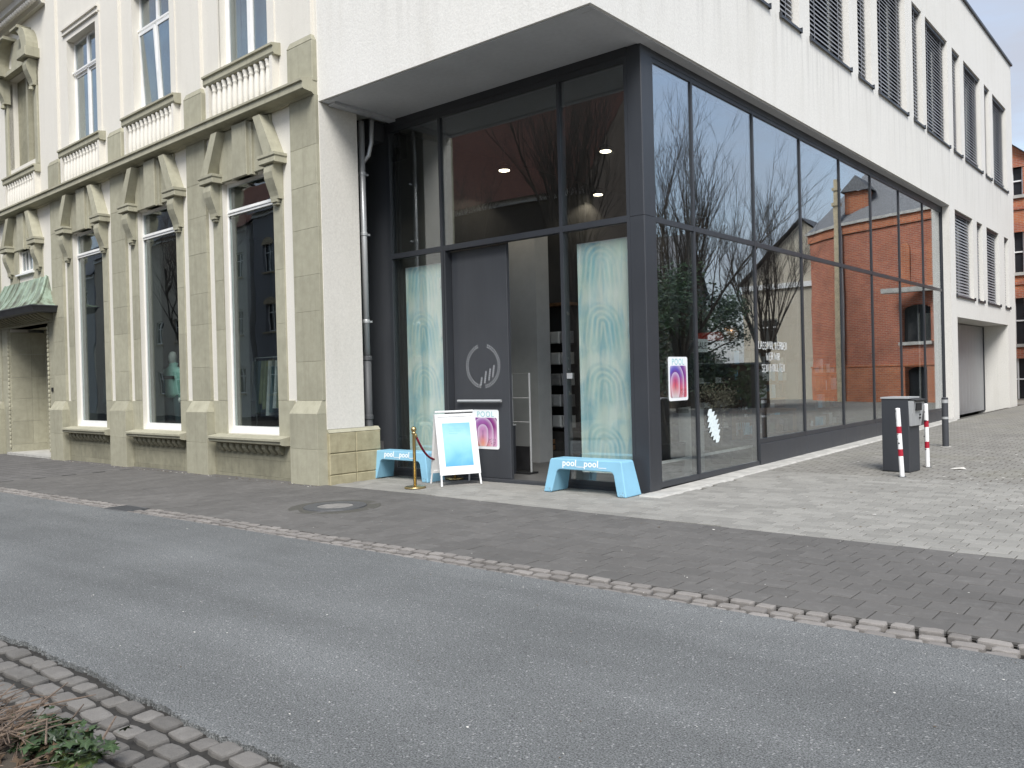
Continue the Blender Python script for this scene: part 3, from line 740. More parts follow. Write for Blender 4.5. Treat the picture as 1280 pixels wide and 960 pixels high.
# canopy: concave copper roof on a dark fascia with small brackets
ca = part('canopy', OLD, (PC, 0, 0))
W2, DP = 2.12, .62
def curve(t): return t, (1-t)**2.1       # outward fraction, height fraction
N = 8; zb, hh = 3.62, .78; wt = 1.45
vs = []; 
for i in range(N+1):
    t = i/N; o, hgt = curve(t); x = wt+(W2-wt)*o; y = -.05-(DP-.05)*o; z = zb+hh*hgt
    vs += [(-x, .02, z), (-x, y, z), (x, y, z), (x, .02, z)]
fs = [(i*4+j, (i+1)*4+j, (i+1)*4+j+1, i*4+j+1) for i in range(N) for j in range(3)]+[(0,1,2,3)]
MB().add(vs, fs).build('roof_sheet', M['copper'], ca)
for k in range(9):
    u = -1+2*k/8; pts = []
    for i in range(N+1):
        o, hgt = curve(i/N); pts.append((u*(wt+(W2-wt)*o), -.05-(DP-.05)*o-.006, zb+hh*hgt+.008))
    MB().tube(pts, .017, 5).build('standing_seam', M['copper'], ca)
for sgn in (-1, 1):
    pts = []
    for i in range(N+1): o, hgt = curve(i/N); pts.append((sgn*(wt+(W2-wt)*o), -.05-(DP-.05)*o, zb+hh*hgt+.008))
    MB().tube(pts, .03, 6).build('hip_roll', M['copper'], ca)
MB().hexa([(-W2+.03,-DP+.04,3.47),(W2-.03,-DP+.04,3.47),(W2-.03,.02,3.47),(-W2+.03,.02,3.47),(-W2-.03,-DP-.03,3.60),(W2+.03,-DP-.03,3.60),(W2+.03,.02,3.60),(-W2-.03,.02,3.60)]).box(-W2-.05, W2+.05, -DP-.05, .02, 3.602, 3.625).build('fascia', M['anthracite_flat'], ca)
mo = MB().prism([(.0,3.30),(-.05,3.30),(-.20,3.36),(-.34,3.44),(-.36,3.468),(.0,3.468)], -.045, .045, 'x').mesh('modillion', M['stone_dark'])
for k in range(15): inst('modillion', mo, ca, (-1.75+k*.25, -.036, 0))
# --- blind aedicule over the portal
ae = part('blind_window', OLD, (PC, 0, 0))
MB().wall(-.95, .95, 7.42, 9.8, .22, .40).build('panel', M['stone_dark'], ae)
MB().box(-.06, .06, .12, .22, 7.42, 9.8).build('centre_post', M['stone'], ae)
for sgn in (-1, 1):
    MB().front(sgn*1.05-.10, sgn*1.05+.10, -.05, .1, 7.24, 9.72, .01).build('jamb', M['stone'], ae)
    MB().prism([(a*1.25, 9.80+b*1.1) for a, b in scroll_profile()], sgn*1.02-.13, sgn*1.02+.13, 'x').build('scroll_bracket', M['stone'], ae)
    MB().lathe([(.02, -.06), (.06, -.03), (.06, .03), (.02, .05)], sgn*1.02, -.12, 8).build('bracket_drop', M['stone'], ae).location = (0, 0, 9.10)
    MB().front(sgn*1.0-.30, sgn*1.0+.30, -.34, .02, 9.82, 10.05, .02).build('bracket_cap', M['stone'], ae)
    q = []
    for i in range(7):
        t = i/6; q.append((sgn*(1.22-.55*(1-math.cos(t*1.4))), 10.05+.62*math.sin(t*1.45)))
    inner = [(x-sgn*.34, z-.02) for x, z in q]
    poly = q+inner[::-1]
    if sgn > 0: poly = poly[::-1]
    MB().prism(poly, -.28, .02, 'y').build('volute', M['stone'], ae)
    MB().front(sgn*.50-.26, sgn*.50+.26, -.33, .02, 10.64, 10.72, .015).build('volute_cap', M['stone'], ae)
MB().box(-1.0, 1.0, -.16, .02, 9.80, 9.90).build('lintel', M['stone'], ae)
MB().front(-.52, .52, -.06, .02, 9.90, 10.62, .01).build('tympanum', M['stone'], ae)
balustrade(PC)
# --- eaves cornice with beads at the far left, roof
ea = part('eaves_cornice', OLD)
MB().prism([(.02,11.0),(-.10,11.0),(-.16,11.10),(-.34,11.16),(-.36,11.30),(-.55,11.36),(-.55,11.5),(.02,11.6)], -14.8, -11.0, 'x').build('moulding', M['render_old'], ea)
bd = MB().lathe([(.03,-.07),(.065,-.03),(.065,.03),(.03,.07)], n=8).mesh('bead', M['render_old'], True)
for k in range(24): inst('bead', bd, ea, (-14.7+k*.155, -.25, 11.07))
MB().add([(S0,-.4,TOP),(.0,-.4,TOP),(.0,5,TOP+3.5),(S0,5,TOP+3.5),(S0,11,TOP),(0,11,TOP)], [(0,1,2,3),(3,2,5,4)]).build('roof', M['slate'], OLD)
# rear and inside: floors, partition, back wall
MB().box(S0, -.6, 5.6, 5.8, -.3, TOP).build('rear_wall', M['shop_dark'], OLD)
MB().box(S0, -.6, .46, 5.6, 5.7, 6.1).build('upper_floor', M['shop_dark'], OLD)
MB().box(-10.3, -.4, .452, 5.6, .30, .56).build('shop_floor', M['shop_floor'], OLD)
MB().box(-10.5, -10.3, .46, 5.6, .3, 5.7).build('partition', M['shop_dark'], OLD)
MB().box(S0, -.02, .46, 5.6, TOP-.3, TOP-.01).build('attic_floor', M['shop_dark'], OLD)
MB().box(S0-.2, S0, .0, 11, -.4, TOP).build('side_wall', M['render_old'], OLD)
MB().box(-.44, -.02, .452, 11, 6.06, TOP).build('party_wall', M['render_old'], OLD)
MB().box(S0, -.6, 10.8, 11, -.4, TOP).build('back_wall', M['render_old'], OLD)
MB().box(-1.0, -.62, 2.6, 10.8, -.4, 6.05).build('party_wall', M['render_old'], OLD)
# --- return wall beside the glazed corner (rendered, rusticated stone base)
MB().box(-.39, .012, .004, .74, .86, 6.02).build('return_wall', M['render_rough'], OLD)
rb = part('return_base', OLD)
rough = stone_mat('rusticated_stone', srgb(176, 168, 140), srgb(152, 145, 118), srgb(120, 114, 92), .06, 1.0)
for z0, z1 in ((-.4, .13), (.133, .47), (.473, .80)):
    for (a, b) in ((0., .52), (.523, 1.03)):
        MB().front(a, b, -.06, .30, z0, z1, .015).build('stone', rough, rb)
MB().hexa([(0.,-.06,.802),(1.03,-.06,.802),(1.03,.3,.802),(0.,.3,.802),(0.,-.004,.86),(1.03,-.004,.86),(1.03,.3,.86),(0.,.3,.86)]).build('base_cap', M['stone'], rb)
rb.rotation_euler = (0, 0, R(90)); rb.location = (.0, .0, 0)
# ================================================================== NEW CORNER BUILDING
NL = Vector((-5.72, 8.5, 0))
NEW = thing('shop_building', 'modern white rendered building with overhang above a glazed corner shop', 'building', NL)
def np_(name): return part(name, NEW, -NL)                   # children in world coordinates
def sp_(name): return part(name, NEW, -NL, R(90))            # children in (along the alley, depth, height)
def nb(mb, name, mat, parent=None, smooth=False):
    o = mb.build(name, mat, parent or NEW, smooth)
    if parent is None: o.location = -NL
    return o
def sb(mb, name, mat):
    o = mb.build(name, mat, NEW); o.location = -NL; o.rotation_euler = (0, 0, R(90)); return o
XS, ZS, ZT = 5.72, 6.04, 12.33
WIDE = [(11.55, 13.75), (15.63, 17.80), (19.68, 21.86), (23.68, 25.95), (27.86, 30.10), (31.93, 34.20)]
NARROW = [(10.15, 11.0), (14.25, 15.12), (18.34, 19.22), (22.46, 23.34), (26.48, 27.40), (30.66, 31.48)]
LOW = [(26.42, 28.65), (29.20, 30.0), (30.60, 32.52), (33.44, 34.20)]
sholes = [(a, b, 7.68, 10.56) for a, b in WIDE+NARROW]+[(a, b, 3.62, 6.02) for a, b in LOW]+[(8., 25.82, -1., ZS), (26.48, 33.84, -1., 3.0)]
sb(MB().wall(8.5, 35.25, -.3, ZT, XS, XS+.35, sholes), 'side_wall', M['render_new'])
nb(MB().wall(-10.9, -6.07, ZS, ZT, 8.5, 8.85), 'front_wall', M['render_new'])
nb(MB().box(-22, -6.07, 35.0, 35.25, -.3, ZT), 'rear_wall', M['render_new'])
nb(MB().box(-22, -21.8, 11, 35.0, -.3, ZT), 'back_wall', M['render_new'])
nb(MB().box(-21.9, -6.07, 8.86, 34.99, ZT-.35, ZT-.05), 'roof', M['slate'])
cop = np_('coping')
MB().box(-6.10, -5.66, 8.44, 35.31, ZT, ZT+.07).build('cap', M['anthracite'], cop)
MB().box(-10.9, -6.10, 8.44, 8.88, ZT, ZT+.07).build('cap', M['anthracite'], cop)
MB().box(-6.06, -5.82, 25.85, 26.15, -.3, 6.0).build('reveal', M['render_new'], np_('glazing_end'))
# soffit
sf = np_('soffit')
MB().box(-10.86, -5.96, 8.66, 9.97, ZS-.004, ZS+.15).build('panel', M['soffit'], sf)
MB().box(-10.86, -5.76, 8.54, 8.655, ZS-.016, ZS+.15).build('edge_strip', M['soffit'], sf)
MB().box(-5.955, -5.76, 8.66, 25.80, ZS-.016, ZS+.15).build('edge_strip', M['soffit'], sf)
MB().box(-10.86, -10.70, 8.66, 9.94, ZS-.05, ZS-.005).build('channel', M['soffit'], sf)
# upper windows with external blinds
def side_window(a, b, z0, z1, drop=1.):
    w = sp_('window'); y = XS+.22; f = .06
    MB().box(a, a+f, y, y+.08, z0, z1).box(b-f, b, y, y+.08, z0, z1).box(a+f, b-f, y, y+.08, z1-.07, z1).box(a+f, b-f, y, y+.08, z0, z0+.07).build('frame', M['anthracite'], w)
    MB().box(a+f, b-f, y+.04, y+.05, z0+.07, z1-.07).build('pane', M['glass_up'], w)
    MB().prism([(XS-.045,z0-.06),(XS-.045,z0-.015),(XS+.20,z0+.02),(XS+.20,z0+.002),(XS+.003,z0-.012),(XS-.035,z0-.06)], a-.03, b+.03, 'x').box(a-.034, a-.016, XS-.05, XS-.003, z0-.07, z0+.03).box(b+.016, b+.034, XS-.05, XS-.003, z0-.07, z0+.03).build('sill', M['anthracite'], w)
    bl = MB(); yb_ = XS+.11; z = z1-.10; end = z1-.10-(z1-z0-.16)*drop
    while z > end:
        bl.add([(a+.03, yb_-.014, z-.034), (b-.03, yb_-.014, z-.034), (b-.03, yb_+.014, z+.030), (a+.03, yb_+.014, z+.030)], [(0,1,2,3)])
        z -= .088
    for u in ((.2, .8) if b-a > 1.2 else (.5,)):
        x = a+(b-a)*u; bl.box(x-.008, x+.008, yb_-.04, yb_-.036, end, z1-.08)
    bl.box(a+.03, b-.03, yb_-.025, yb_+.025, end-.05, end-.01)
    tag(bl.build('blind', M['slat'], w), kind='stuff')
    MB().box(a+.01, b-.01, XS+.05, XS+.18, z1-.085, z1-.004).build('blind_box', M['anthracite'], w)
for i, (a, b) in enumerate(WIDE): side_window(a, b, 7.68, 10.56, .94 if i in (4, 5) else 1.)
for a, b in NARROW: side_window(a, b, 7.68, 10.56)
for a, b in LOW: side_window(a, b, 3.62, 6.02)
# garage
ga = sp_('garage')
gy = XS+.78
MB().box(26.30, 26.48, XS+.352, gy+.2, -.3, 3.15).box(33.84, 34.0, XS+.352, gy+.2, -.3, 3.15).box(26.48, 33.84, XS+.352, gy+.2, 3.0, 3.15).build('reveal', M['render_new'], ga)
brd = metal_mat('galvanised_board', (.33, .335, .34), .5, .35)
for k in range(16):
    a = 26.50+k*.458
    MB().front(a, a+.452, gy+rs.uniform(0, .004), gy+.06, .05, 2.97, .008).build('board', brd, ga)
MB().box(33.775, 33.838, gy-.03, gy+.06, .05, 2.97).build('guide_rail', M['anthracite'], ga)
MB().front(26.9, 28.4, gy-.02, gy-.001, 2.35, 2.9, .006).build('panel', M['zinc'], ga)
# ---------------------------------------------------------------- glazed corner
FY = 9.95; an = M['anthracite']
fr = np_('front_glazing')
def bar(x0, x1, y0, y1, z0, z1, parent=fr, name='mullion', m=None): return MB().box(x0, x1, y0, y1, z0, z1).build(name, m or an, parent)
for x, w in ((-10.93, .035), (-9.70, .026), (-7.30, .026), (-6.165, .025)):
    bar(x-w, x+w, FY, FY+.13, .04 if x not in (-9.70, -7.30) else .0, 5.92)
XP = [(-10.895, -9.726), (-9.674, -7.326), (-7.274, -6.19)]
for a, b in XP:
    bar(a, b, FY+.003, FY+.13, 3.68, 3.765, name='transom'); bar(a, b, FY+.003, FY+.13, 5.84, 5.92, name='transom')
    MB().box(a, b, FY+.03, FY+.04, 3.765, 5.84).build('pane', M['glass'], fr)
for a, b in (XP[0], XP[2]):
    bar(a, b, FY+.003, FY+.13, .04, .12, name='transom')
    MB().box(a, b, FY+.03, FY+.04, .12, 3.68).build('pane', M['glass'], fr)
bar(-10.96, -6.14, FY-.002, FY+.15, 5.921, 6.035, name='head_frame')
MB().front(-11.75, -10.97, FY+.02, FY+.12, -.1, 6.03, .004).build('cladding', M['anthracite_flat'], fr)
MB().box(-11.6, -11.02, 9.62, FY+.02, 5.70, 6.02).build('cladding', M['anthracite_flat'], fr)
MB().box(-11.0, -5.93, FY+.004, FY+.16, -.12, .038).build('threshold', M['anthracite_flat'], fr)
for z0, z1 in ((-.02, 3.738), (3.744, 6.03)):
    nb(MB().add([(-6.137,FY,z0),(-5.925,FY,z0),(-5.915,FY+.01,z0),(-5.915,FY+.27,z0),(-6.137,FY+.27,z0),(-6.137,FY,z1),(-5.925,FY,z1),(-5.915,FY+.01,z1),(-5.915,FY+.27,z1),(-6.137,FY+.27,z1)],
       [(0,1,6,5),(1,2,7,6),(2,3,8,7),(3,4,9,8),(4,0,5,9),(5,6,7,8,9),(4,3,2,1,0)]), 'corner_column', an)
sg = sp_('side_glazing')
SY = 5.925; ML = [10.25, 11.385, 13.50, 15.55, 17.66, 19.66, 21.80, 23.92, 25.78]
for k, y in enumerate(ML):
    bar(y-.024, y+.024, SY, SY+.12, .04 if k < 2 else (.12 if k == 2 else .40), 5.92, sg)
for k, (a, b) in enumerate(zip(ML, ML[1:])):
    a += .024; b -= .024; zb = .12 if k < 2 else .48
    bar(a, b, SY+.003, SY+.12, 3.68, 3.755, sg, 'transom'); bar(a, b, SY+.003, SY+.12, 5.86, 5.92, sg, 'transom')
    bar(a, b, SY+.003, SY+.12, zb-.075, zb, sg, 'transom')
    MB().box(a, b, SY+.022, SY+.030, zb, 3.68).build('pane', M['glass_side'], sg)
    MB().box(a, b, SY+.022, SY+.030, 3.755, 5.86).build('pane', M['glass_side'], sg)
    if k >= 2: MB().front(a-.021, b+.021, SY-.012, SY+.10, -.05, .40, .004).build('base_panel', M['anthracite_flat'], sg)
bar(10.22, 25.81, SY-.004, SY+.14, 5.921, 6.03, sg, 'head_frame')
bar(25.812, 25.85, SY-.02, SY+.15, .1, 6.03, sg, 'end_post')
# door leaf with push bar and wreath emblem
dl = np_('door')
MB().front(-9.62, -8.455, 10.085, 10.15, .04, 3.665, .006).build('leaf', M['anthracite_flat'], dl)
MB().box(-9.665, -9.625, FY+.004, 10.16, .04, 3.675).build('jamb', an, dl)
MB().tube([(-9.50, 10.03, 1.25), (-8.58, 10.03, 1.25)], .022, 8).build('push_bar', M['zinc'], dl)
for x in (-9.42, -8.66): MB().tube([(x, 10.03, 1.25), (x, 10.09, 1.25)], .012, 6).build('bar_bracket', M['zinc'], dl)
wr = MB(); cx, cz, ra, rb_ = -8.985, 1.80, .335, .325
def leafq(x, z, ang, l, w, y=10.081):
    d = Vector((math.cos(ang), 0, math.sin(ang))); n = Vector((-d.z, 0, d.x)); p = Vector((x, y, z))
    wr.add([p, p+d*l*.5+n*w, p+d*l, p+d*l*.5-n*w], [(3, 2, 1, 0)])
for side in (-1, 1):
    for k in range(25):
        t = -math.pi/2+side*(.12+k*.110); x = cx+ra*math.cos(t); z = cz+rb_*math.sin(t)
        tg = t+side*math.pi/2
        for off in (-.75, .75): leafq(x+math.cos(tg+off)*.006, z+math.sin(tg+off)*.006, tg+off, .036, .0052)
for (x0, z0, n) in ((cx-.05, 1.50, 4), (cx+.03, 1.53, 6), (cx+.12, 1.57, 6), (cx+.2, 1.62, 6)):
    for k in range(n):
        for off in (-.6, .6): leafq(x0+k*.006, z0+k*.032, math.pi/2+off-.15, .032, .006)
wr.build('wreath_emblem', plain('silver_print', (.62, .64, .65), .35, var=.1), dl)
MB().box(-7.268, -7.18, FY+.012, FY+.028, 1.57, 1.65).build('lock_plate', M['zinc'], fr)
# inside of the shop
it = np_('interior')
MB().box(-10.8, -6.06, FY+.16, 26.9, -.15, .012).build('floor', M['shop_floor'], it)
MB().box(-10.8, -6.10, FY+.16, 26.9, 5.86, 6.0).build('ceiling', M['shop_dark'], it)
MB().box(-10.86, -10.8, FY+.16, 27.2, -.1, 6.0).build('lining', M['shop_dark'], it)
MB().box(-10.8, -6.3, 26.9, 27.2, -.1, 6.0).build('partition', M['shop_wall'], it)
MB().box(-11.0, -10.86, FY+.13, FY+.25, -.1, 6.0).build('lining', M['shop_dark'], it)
MB().box(-10.42, -9.78, 12.5, 12.9, .012, 4.3).build('pillar', M['pillar_white'], it)
MB().box(-6.30, -6.26, 10.35, 25.7, .30, .335).build('ledge', M['white_paint'], it)
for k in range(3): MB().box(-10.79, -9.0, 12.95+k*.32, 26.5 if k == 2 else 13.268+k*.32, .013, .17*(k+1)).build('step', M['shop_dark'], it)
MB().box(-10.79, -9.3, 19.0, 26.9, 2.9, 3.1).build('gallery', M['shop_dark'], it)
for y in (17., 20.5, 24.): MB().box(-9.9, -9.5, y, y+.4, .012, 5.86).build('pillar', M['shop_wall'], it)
# ================================================================== OBJECTS
def text_mesh(body, size, mat, extrude=.001, spacing=1., bold=0.):
    cu = bpy.data.curves.new('txt', 'FONT'); cu.body = body; cu.size = size; cu.extrude = extrude; cu.align_x = 'CENTER'; cu.space_character = spacing; cu.offset = bold
    cu.resolution_u = 3
    o = bpy.data.objects.new('txt', cu); COL.objects.link(o); bpy.context.view_layer.update()
    me = bpy.data.meshes.new_from_object(o.evaluated_get(bpy.context.evaluated_depsgraph_get()))
    bpy.data.objects.remove(o); bpy.data.curves.remove(cu); me.materials.clear(); me.materials.append(mat); return me
def lathe_obj(name, prof, mat, parent, loc=(0,0,0), n=16):
    o = MB().lathe(prof, n=n).build(name, mat, parent, True); o.location = loc; return o
# --- downpipe
dp = thing('downpipe', 'zinc rainwater downpipe with dark cast iron foot beside the glazed front', 'downpipe', (-10.95, 9.40, -.03))
MB().tube([(0, 0, 2.02), (0, 0, 5.95)], .052, 12).build('pipe', M['zinc'], dp, True)
MB().tube([(.0, 0, 5.25), (.10, .06, 5.38), (.13, .1, 5.6), (.13, .12, 5.98)], .034, 10).build('branch_pipe', M['zinc'], dp, True)
for z in (2.6, 4.05, 5.05): MB().lathe([(.056, z), (.062, z+.01), (.062, z+.05), (.056, z+.06)], n=12).box(-.015, .015, .03, .12, z+.015, z+.045).build('pipe_clip', M['zinc'], dp)
MB().tube([(0, 0, 2.06), (0, 0, 1.0), (0, 0, .92), (.05, .0, .78), (.06, 0, .70), (.06, 0, -.1)], .066, 12).build('cast_iron_foot', M['cast_iron'], dp, True)
for z, x in ((1.98, 0), (1.0, 0), (.55, .06)): MB().lathe([(.068, z), (.08, z+.01), (.08, z+.07), (.068, z+.08)], x, 0, 12).build('socket', M['cast_iron'], dp)
MB().box(.06, .10, -.075, -.066, .66, .80).build('sticker', plain('blue_sticker', (.25, .5, .68), .5, var=.3, scale=60), dp)
# --- benches
def bench(loc, label):
    t = thing('bench', label, 'bench', loc, 0, 'blue plastic benches in front of the shop')
    outer = [(-.675, 0), (-.585, .44), (-.575, .458), (-.555, .465), (.555, .465), (.575, .458), (.585, .44), (.675, 0)]
    inner = [(.55, 0), (.535, .015), (.470, .275), (.45, .305), (.415, .32), (-.415, .32), (-.45, .305), (-.470, .275), (-.535, .015), (-.55, 0)]
    poly = outer+inner; n = len(poly); hw = lambda z: .15+.045*(1-z/.465)
    vs = [(x, -hw(z), z) for x, z in poly]+[(x, hw(z), z) for x, z in poly]
    fs = [tuple(range(n))[::-1], tuple(range(n, 2*n))]+[(i, (i+1) % n, (i+1) % n+n, i+n) for i in range(n)]
    o = MB().add(vs, fs).build('shell', M['bench'], t)
    b = o.modifiers.new('bevel', 'BEVEL'); b.width = .012; b.segments = 2; b.limit_method = 'ANGLE'; b.angle_limit = R(50)
    sc = MB(); q_ = random.Random(int(abs(loc[0])*10))
    for k in range(26):
        s_ = q_.choice((-1, 1)); z_ = q_.uniform(.004, .06); x_ = s_*(.675-.2*z_-q_.uniform(.015, .11)); w_ = q_.uniform(.004, .02)
        sc.add([(x_, -hw(z_)-.0012, z_), (x_+w_, -hw(z_)-.0012, z_), (x_+w_*.8, -hw(z_+.008)-.0012, z_+.008), (x_+w_*.1, -hw(z_+.006)-.0012, z_+.006)], [(0,1,2,3)])
    sc.build('scuff', plain('bench_scuff', (.22, .27, .29), .8, var=.2), t)
    for x in (-.20, .16):
        l = inst('logo', text_mesh('pool', .125, M['print_white'], .0006, 1.05, .003), t, (x-.05, -hw(.38)-.003, .372)); l.rotation_euler = (R(90-5.5), 0, 0)
        s = MB()
        for k in range(6): s.box(x+.075+k*.021, x+.075+k*.021+.014, -.001, .0, 0, .014)
        q = s.build('logo', M['print_white'], t); q.location = (0, -hw(.36)-.003, .358)
    return t
bench((-6.655, 9.63, .004), 'light blue plastic bench in front of the mint panel right of the door')
bench((-10.25, 9.58, -.006), 'light blue plastic bench against the left mint window beside the downpipe')
# --- stanchions and rope
def stanchion(loc, label):
    t = thing('stanchion', label, 'stanchion', loc, 0, 'brass rope stanchions')
    lathe_obj('base', [(.155, 0), (.16, .006), (.16, .018), (.15, .026), (.06, .034), (.03, .045)], M['brass'], t, n=24)
    lathe_obj('post', [(.024, .04), (.024, .80), (.032, .805), (.032, .83), (.02, .835)], M['brass'], t)
    lathe_obj('ball', [(.012, .83), (.034, .845), (.043, .87), (.034, .90), (.012, .915)], M['brass'], t)
stanchion((-9.25, 8.80, .002), 'brass stanchion post standing left of the white pavement sign')
stanchion((-9.50, 9.92, .002), 'brass stanchion half hidden behind the white pavement sign')
p0, p1 = Vector((-9.24, 8.83, .78)), Vector((-9.49, 9.88, .78)); pts = []
for i in range(15):
    t = i/14; p = p0.lerp(p1, t); p.z -= .40*(1-(2*t-1)**2); pts.append(p)
rp_ = thing('barrier_rope', 'dark red velvet rope sagging between the two brass stanchions', 'rope', tuple(p0))
o = MB().tube([p-p0 for p in pts], .017, 8).build('cord', M['rope'], rp_, True)
for p in (pts[0], pts[-1]): lathe_obj('end_cap', [(.012, -.03), (.022, -.02), (.022, .02), (.012, .03)], M['brass'], rp_, p-p0, 10)
# --- pavement sign (A-frame)
def poster_blue():
    m = NT('blue_poster'); x = m.sep(m.obj())
    n = m.noise(m.obj(), 3.2, 3, .5, .6)
    t = m.math('ADD', m.math('MULTIPLY', x[2], .75), m.math('MULTIPLY', n, .3))
    c = m.ramp(t, (.36, srgb(95, 165, 215)), (.55, srgb(135, 195, 228)), (.72, srgb(160, 208, 232)), (.90, srgb(125, 182, 222)))
    return m.done(m.bsdf(c, .25))
af = thing('pavement_sign', 'white framed A-board pavement sign with light blue poster', 'sign', (-8.835, 9.37, .0), math.atan2(.58, .29))
def aboard(parent, flip):
    w = .325
    MB().box(-w, -w+.035, -.014, .014, .17, 1.10).box(w-.035, w, -.014, .014, .17, 1.10).box(-w+.035, w-.035, -.014, .014, 1.06, 1.10).box(-w+.035, w-.035, -.014, .014, .17, .21).build('frame', M['white_paint'], parent)
    MB().box(-w+.035, w-.035, -.004, .010, .21, 1.06).build('white_board', M['white_paint'], parent)
    for x in (-w+.018, w-.018): MB().tube([(x, 0, .17), (x*1.03, 0, .004)], .015, 8).build('leg', M['white_paint'], parent)
for k, (yo, ang) in enumerate(((0., -R(13)), (.52, R(13)))):
    p = part('panel', af, (0, yo, 0)); p.rotation_euler = (ang, 0, 0); aboard(p, k)
    if k == 0:
        MB().box(-.225, .225, -.0075, -.0045, .30, .96).build('poster', poster_blue(), p)
        tx = MB()
        for r_ in range(3):
            for q in range(9-r_*2): tx.box(-.12+q*.028, -.12+q*.028+.02, -.0085, -.0078, .86-r_*.035, .878-r_*.035)
        tx.build('poster_text', plain('pale_blue_ink', srgb(135, 190, 230), .5, var=.05), p)
MB().tube([(-.31, .27, 1.11), (.31, .27, 1.11)], .016, 8).build('hinge_rail', M['white_paint'], af)
# --- arch posters
def arch_art(name, top, mid, low, cx, k):
    m = NT(name); x = m.sep(m.obj())
    du = m.math('SUBTRACT', x[0], cx); dv = m.math('MAXIMUM', m.math('SUBTRACT', x[2], .28), 0.)
    lo = m.math('MINIMUM', m.math('SUBTRACT', x[2], .20), 0.)
    r = m.math('SQRT', m.math('ADD', m.math('POWER', m.math('ABSOLUTE', du), 2.), m.math('ADD', m.math('POWER', dv, 2.), m.math('MULTIPLY', m.math('POWER', m.math('ABSOLUTE', lo), 2.), .35))))
    step = m.math('FRACT', m.math('MULTIPLY', r, k))
    t = m.math('ADD', x[2], m.math('MULTIPLY', m.math('ABSOLUTE', du), .5))
    base = m.ramp(m.math('MULTIPLY', t, 1.7), (.10, low), (.42, mid), (.80, top[0]))
    base = m.mix(m.range(x[0], -.05, .22), base, m.mix(m.range(x[2], .15, .35), mid, top[1]))
    c = m.mix(m.math('MULTIPLY', m.math('POWER', step, 2.5), .6), base, (.80, .76, .84))
    c = m.mix(m.math('MULTIPLY', m.range(step, .0, .3, 1., 0.), .45), c, (.10, .04, .14))
    return m.done(m.bsdf(c, .3))
def rrect(w, h, r, n=4):
    pts = []
    for cx, cz, a0 in ((w/2-r, r, -90), (w/2-r, h-r, 0), (-w/2+r, h-r, 90), (-w/2+r, r, 180)):
        for k in range(n+1): a = R(a0+90*k/n); pts.append((cx+r*math.cos(a), cz+r*math.sin(a)))
    return pts
def poster(loc, rz, label, art):
    t = thing('poster', label, 'poster', loc, rz)
    MB().prism(rrect(.55, .62, .035), -.004, .0, 'y').build('board', M['print_white'], t)
    MB().prism([(x, z+.045) for x, z in rrect(.47, .45, .03)], -.0065, -.0042, 'y').build('artwork', art, t)
    o = inst('lettering', text_mesh('POOL', .125, plain('pale_teal_ink', srgb(150, 200, 205), .5, var=.05), .0005, 1.15), t, (0, -.0055, .508)); o.rotation_euler = (R(90), 0, 0)
    mk = MB(); r = random.Random(5)
    for _ in range(46): x = r.uniform(.05, .2); z = r.uniform(.065, .16); s = r.uniform(.004, .011); mk.box(x, x+s, -.0075, -.0068, z, z+s*.8)
    mk.build('fine_print', M['black'], t)
poster((-8.955, 10.080, .49), 0, 'white rounded poster with purple and orange arches on the dark door', arch_art('arch_art', (srgb(140, 60, 150), srgb(130, 25, 110)), srgb(205, 150, 185), srgb(228, 130, 50), -.06, 9))
poster((-5.945, 10.82, 1.22), R(90), 'white rounded poster with red and violet arches stuck on the side glass', arch_art('arch_art_red', (srgb(70, 65, 170), srgb(130, 40, 125)), srgb(205, 85, 100), srgb(190, 180, 175), -.09, 8))
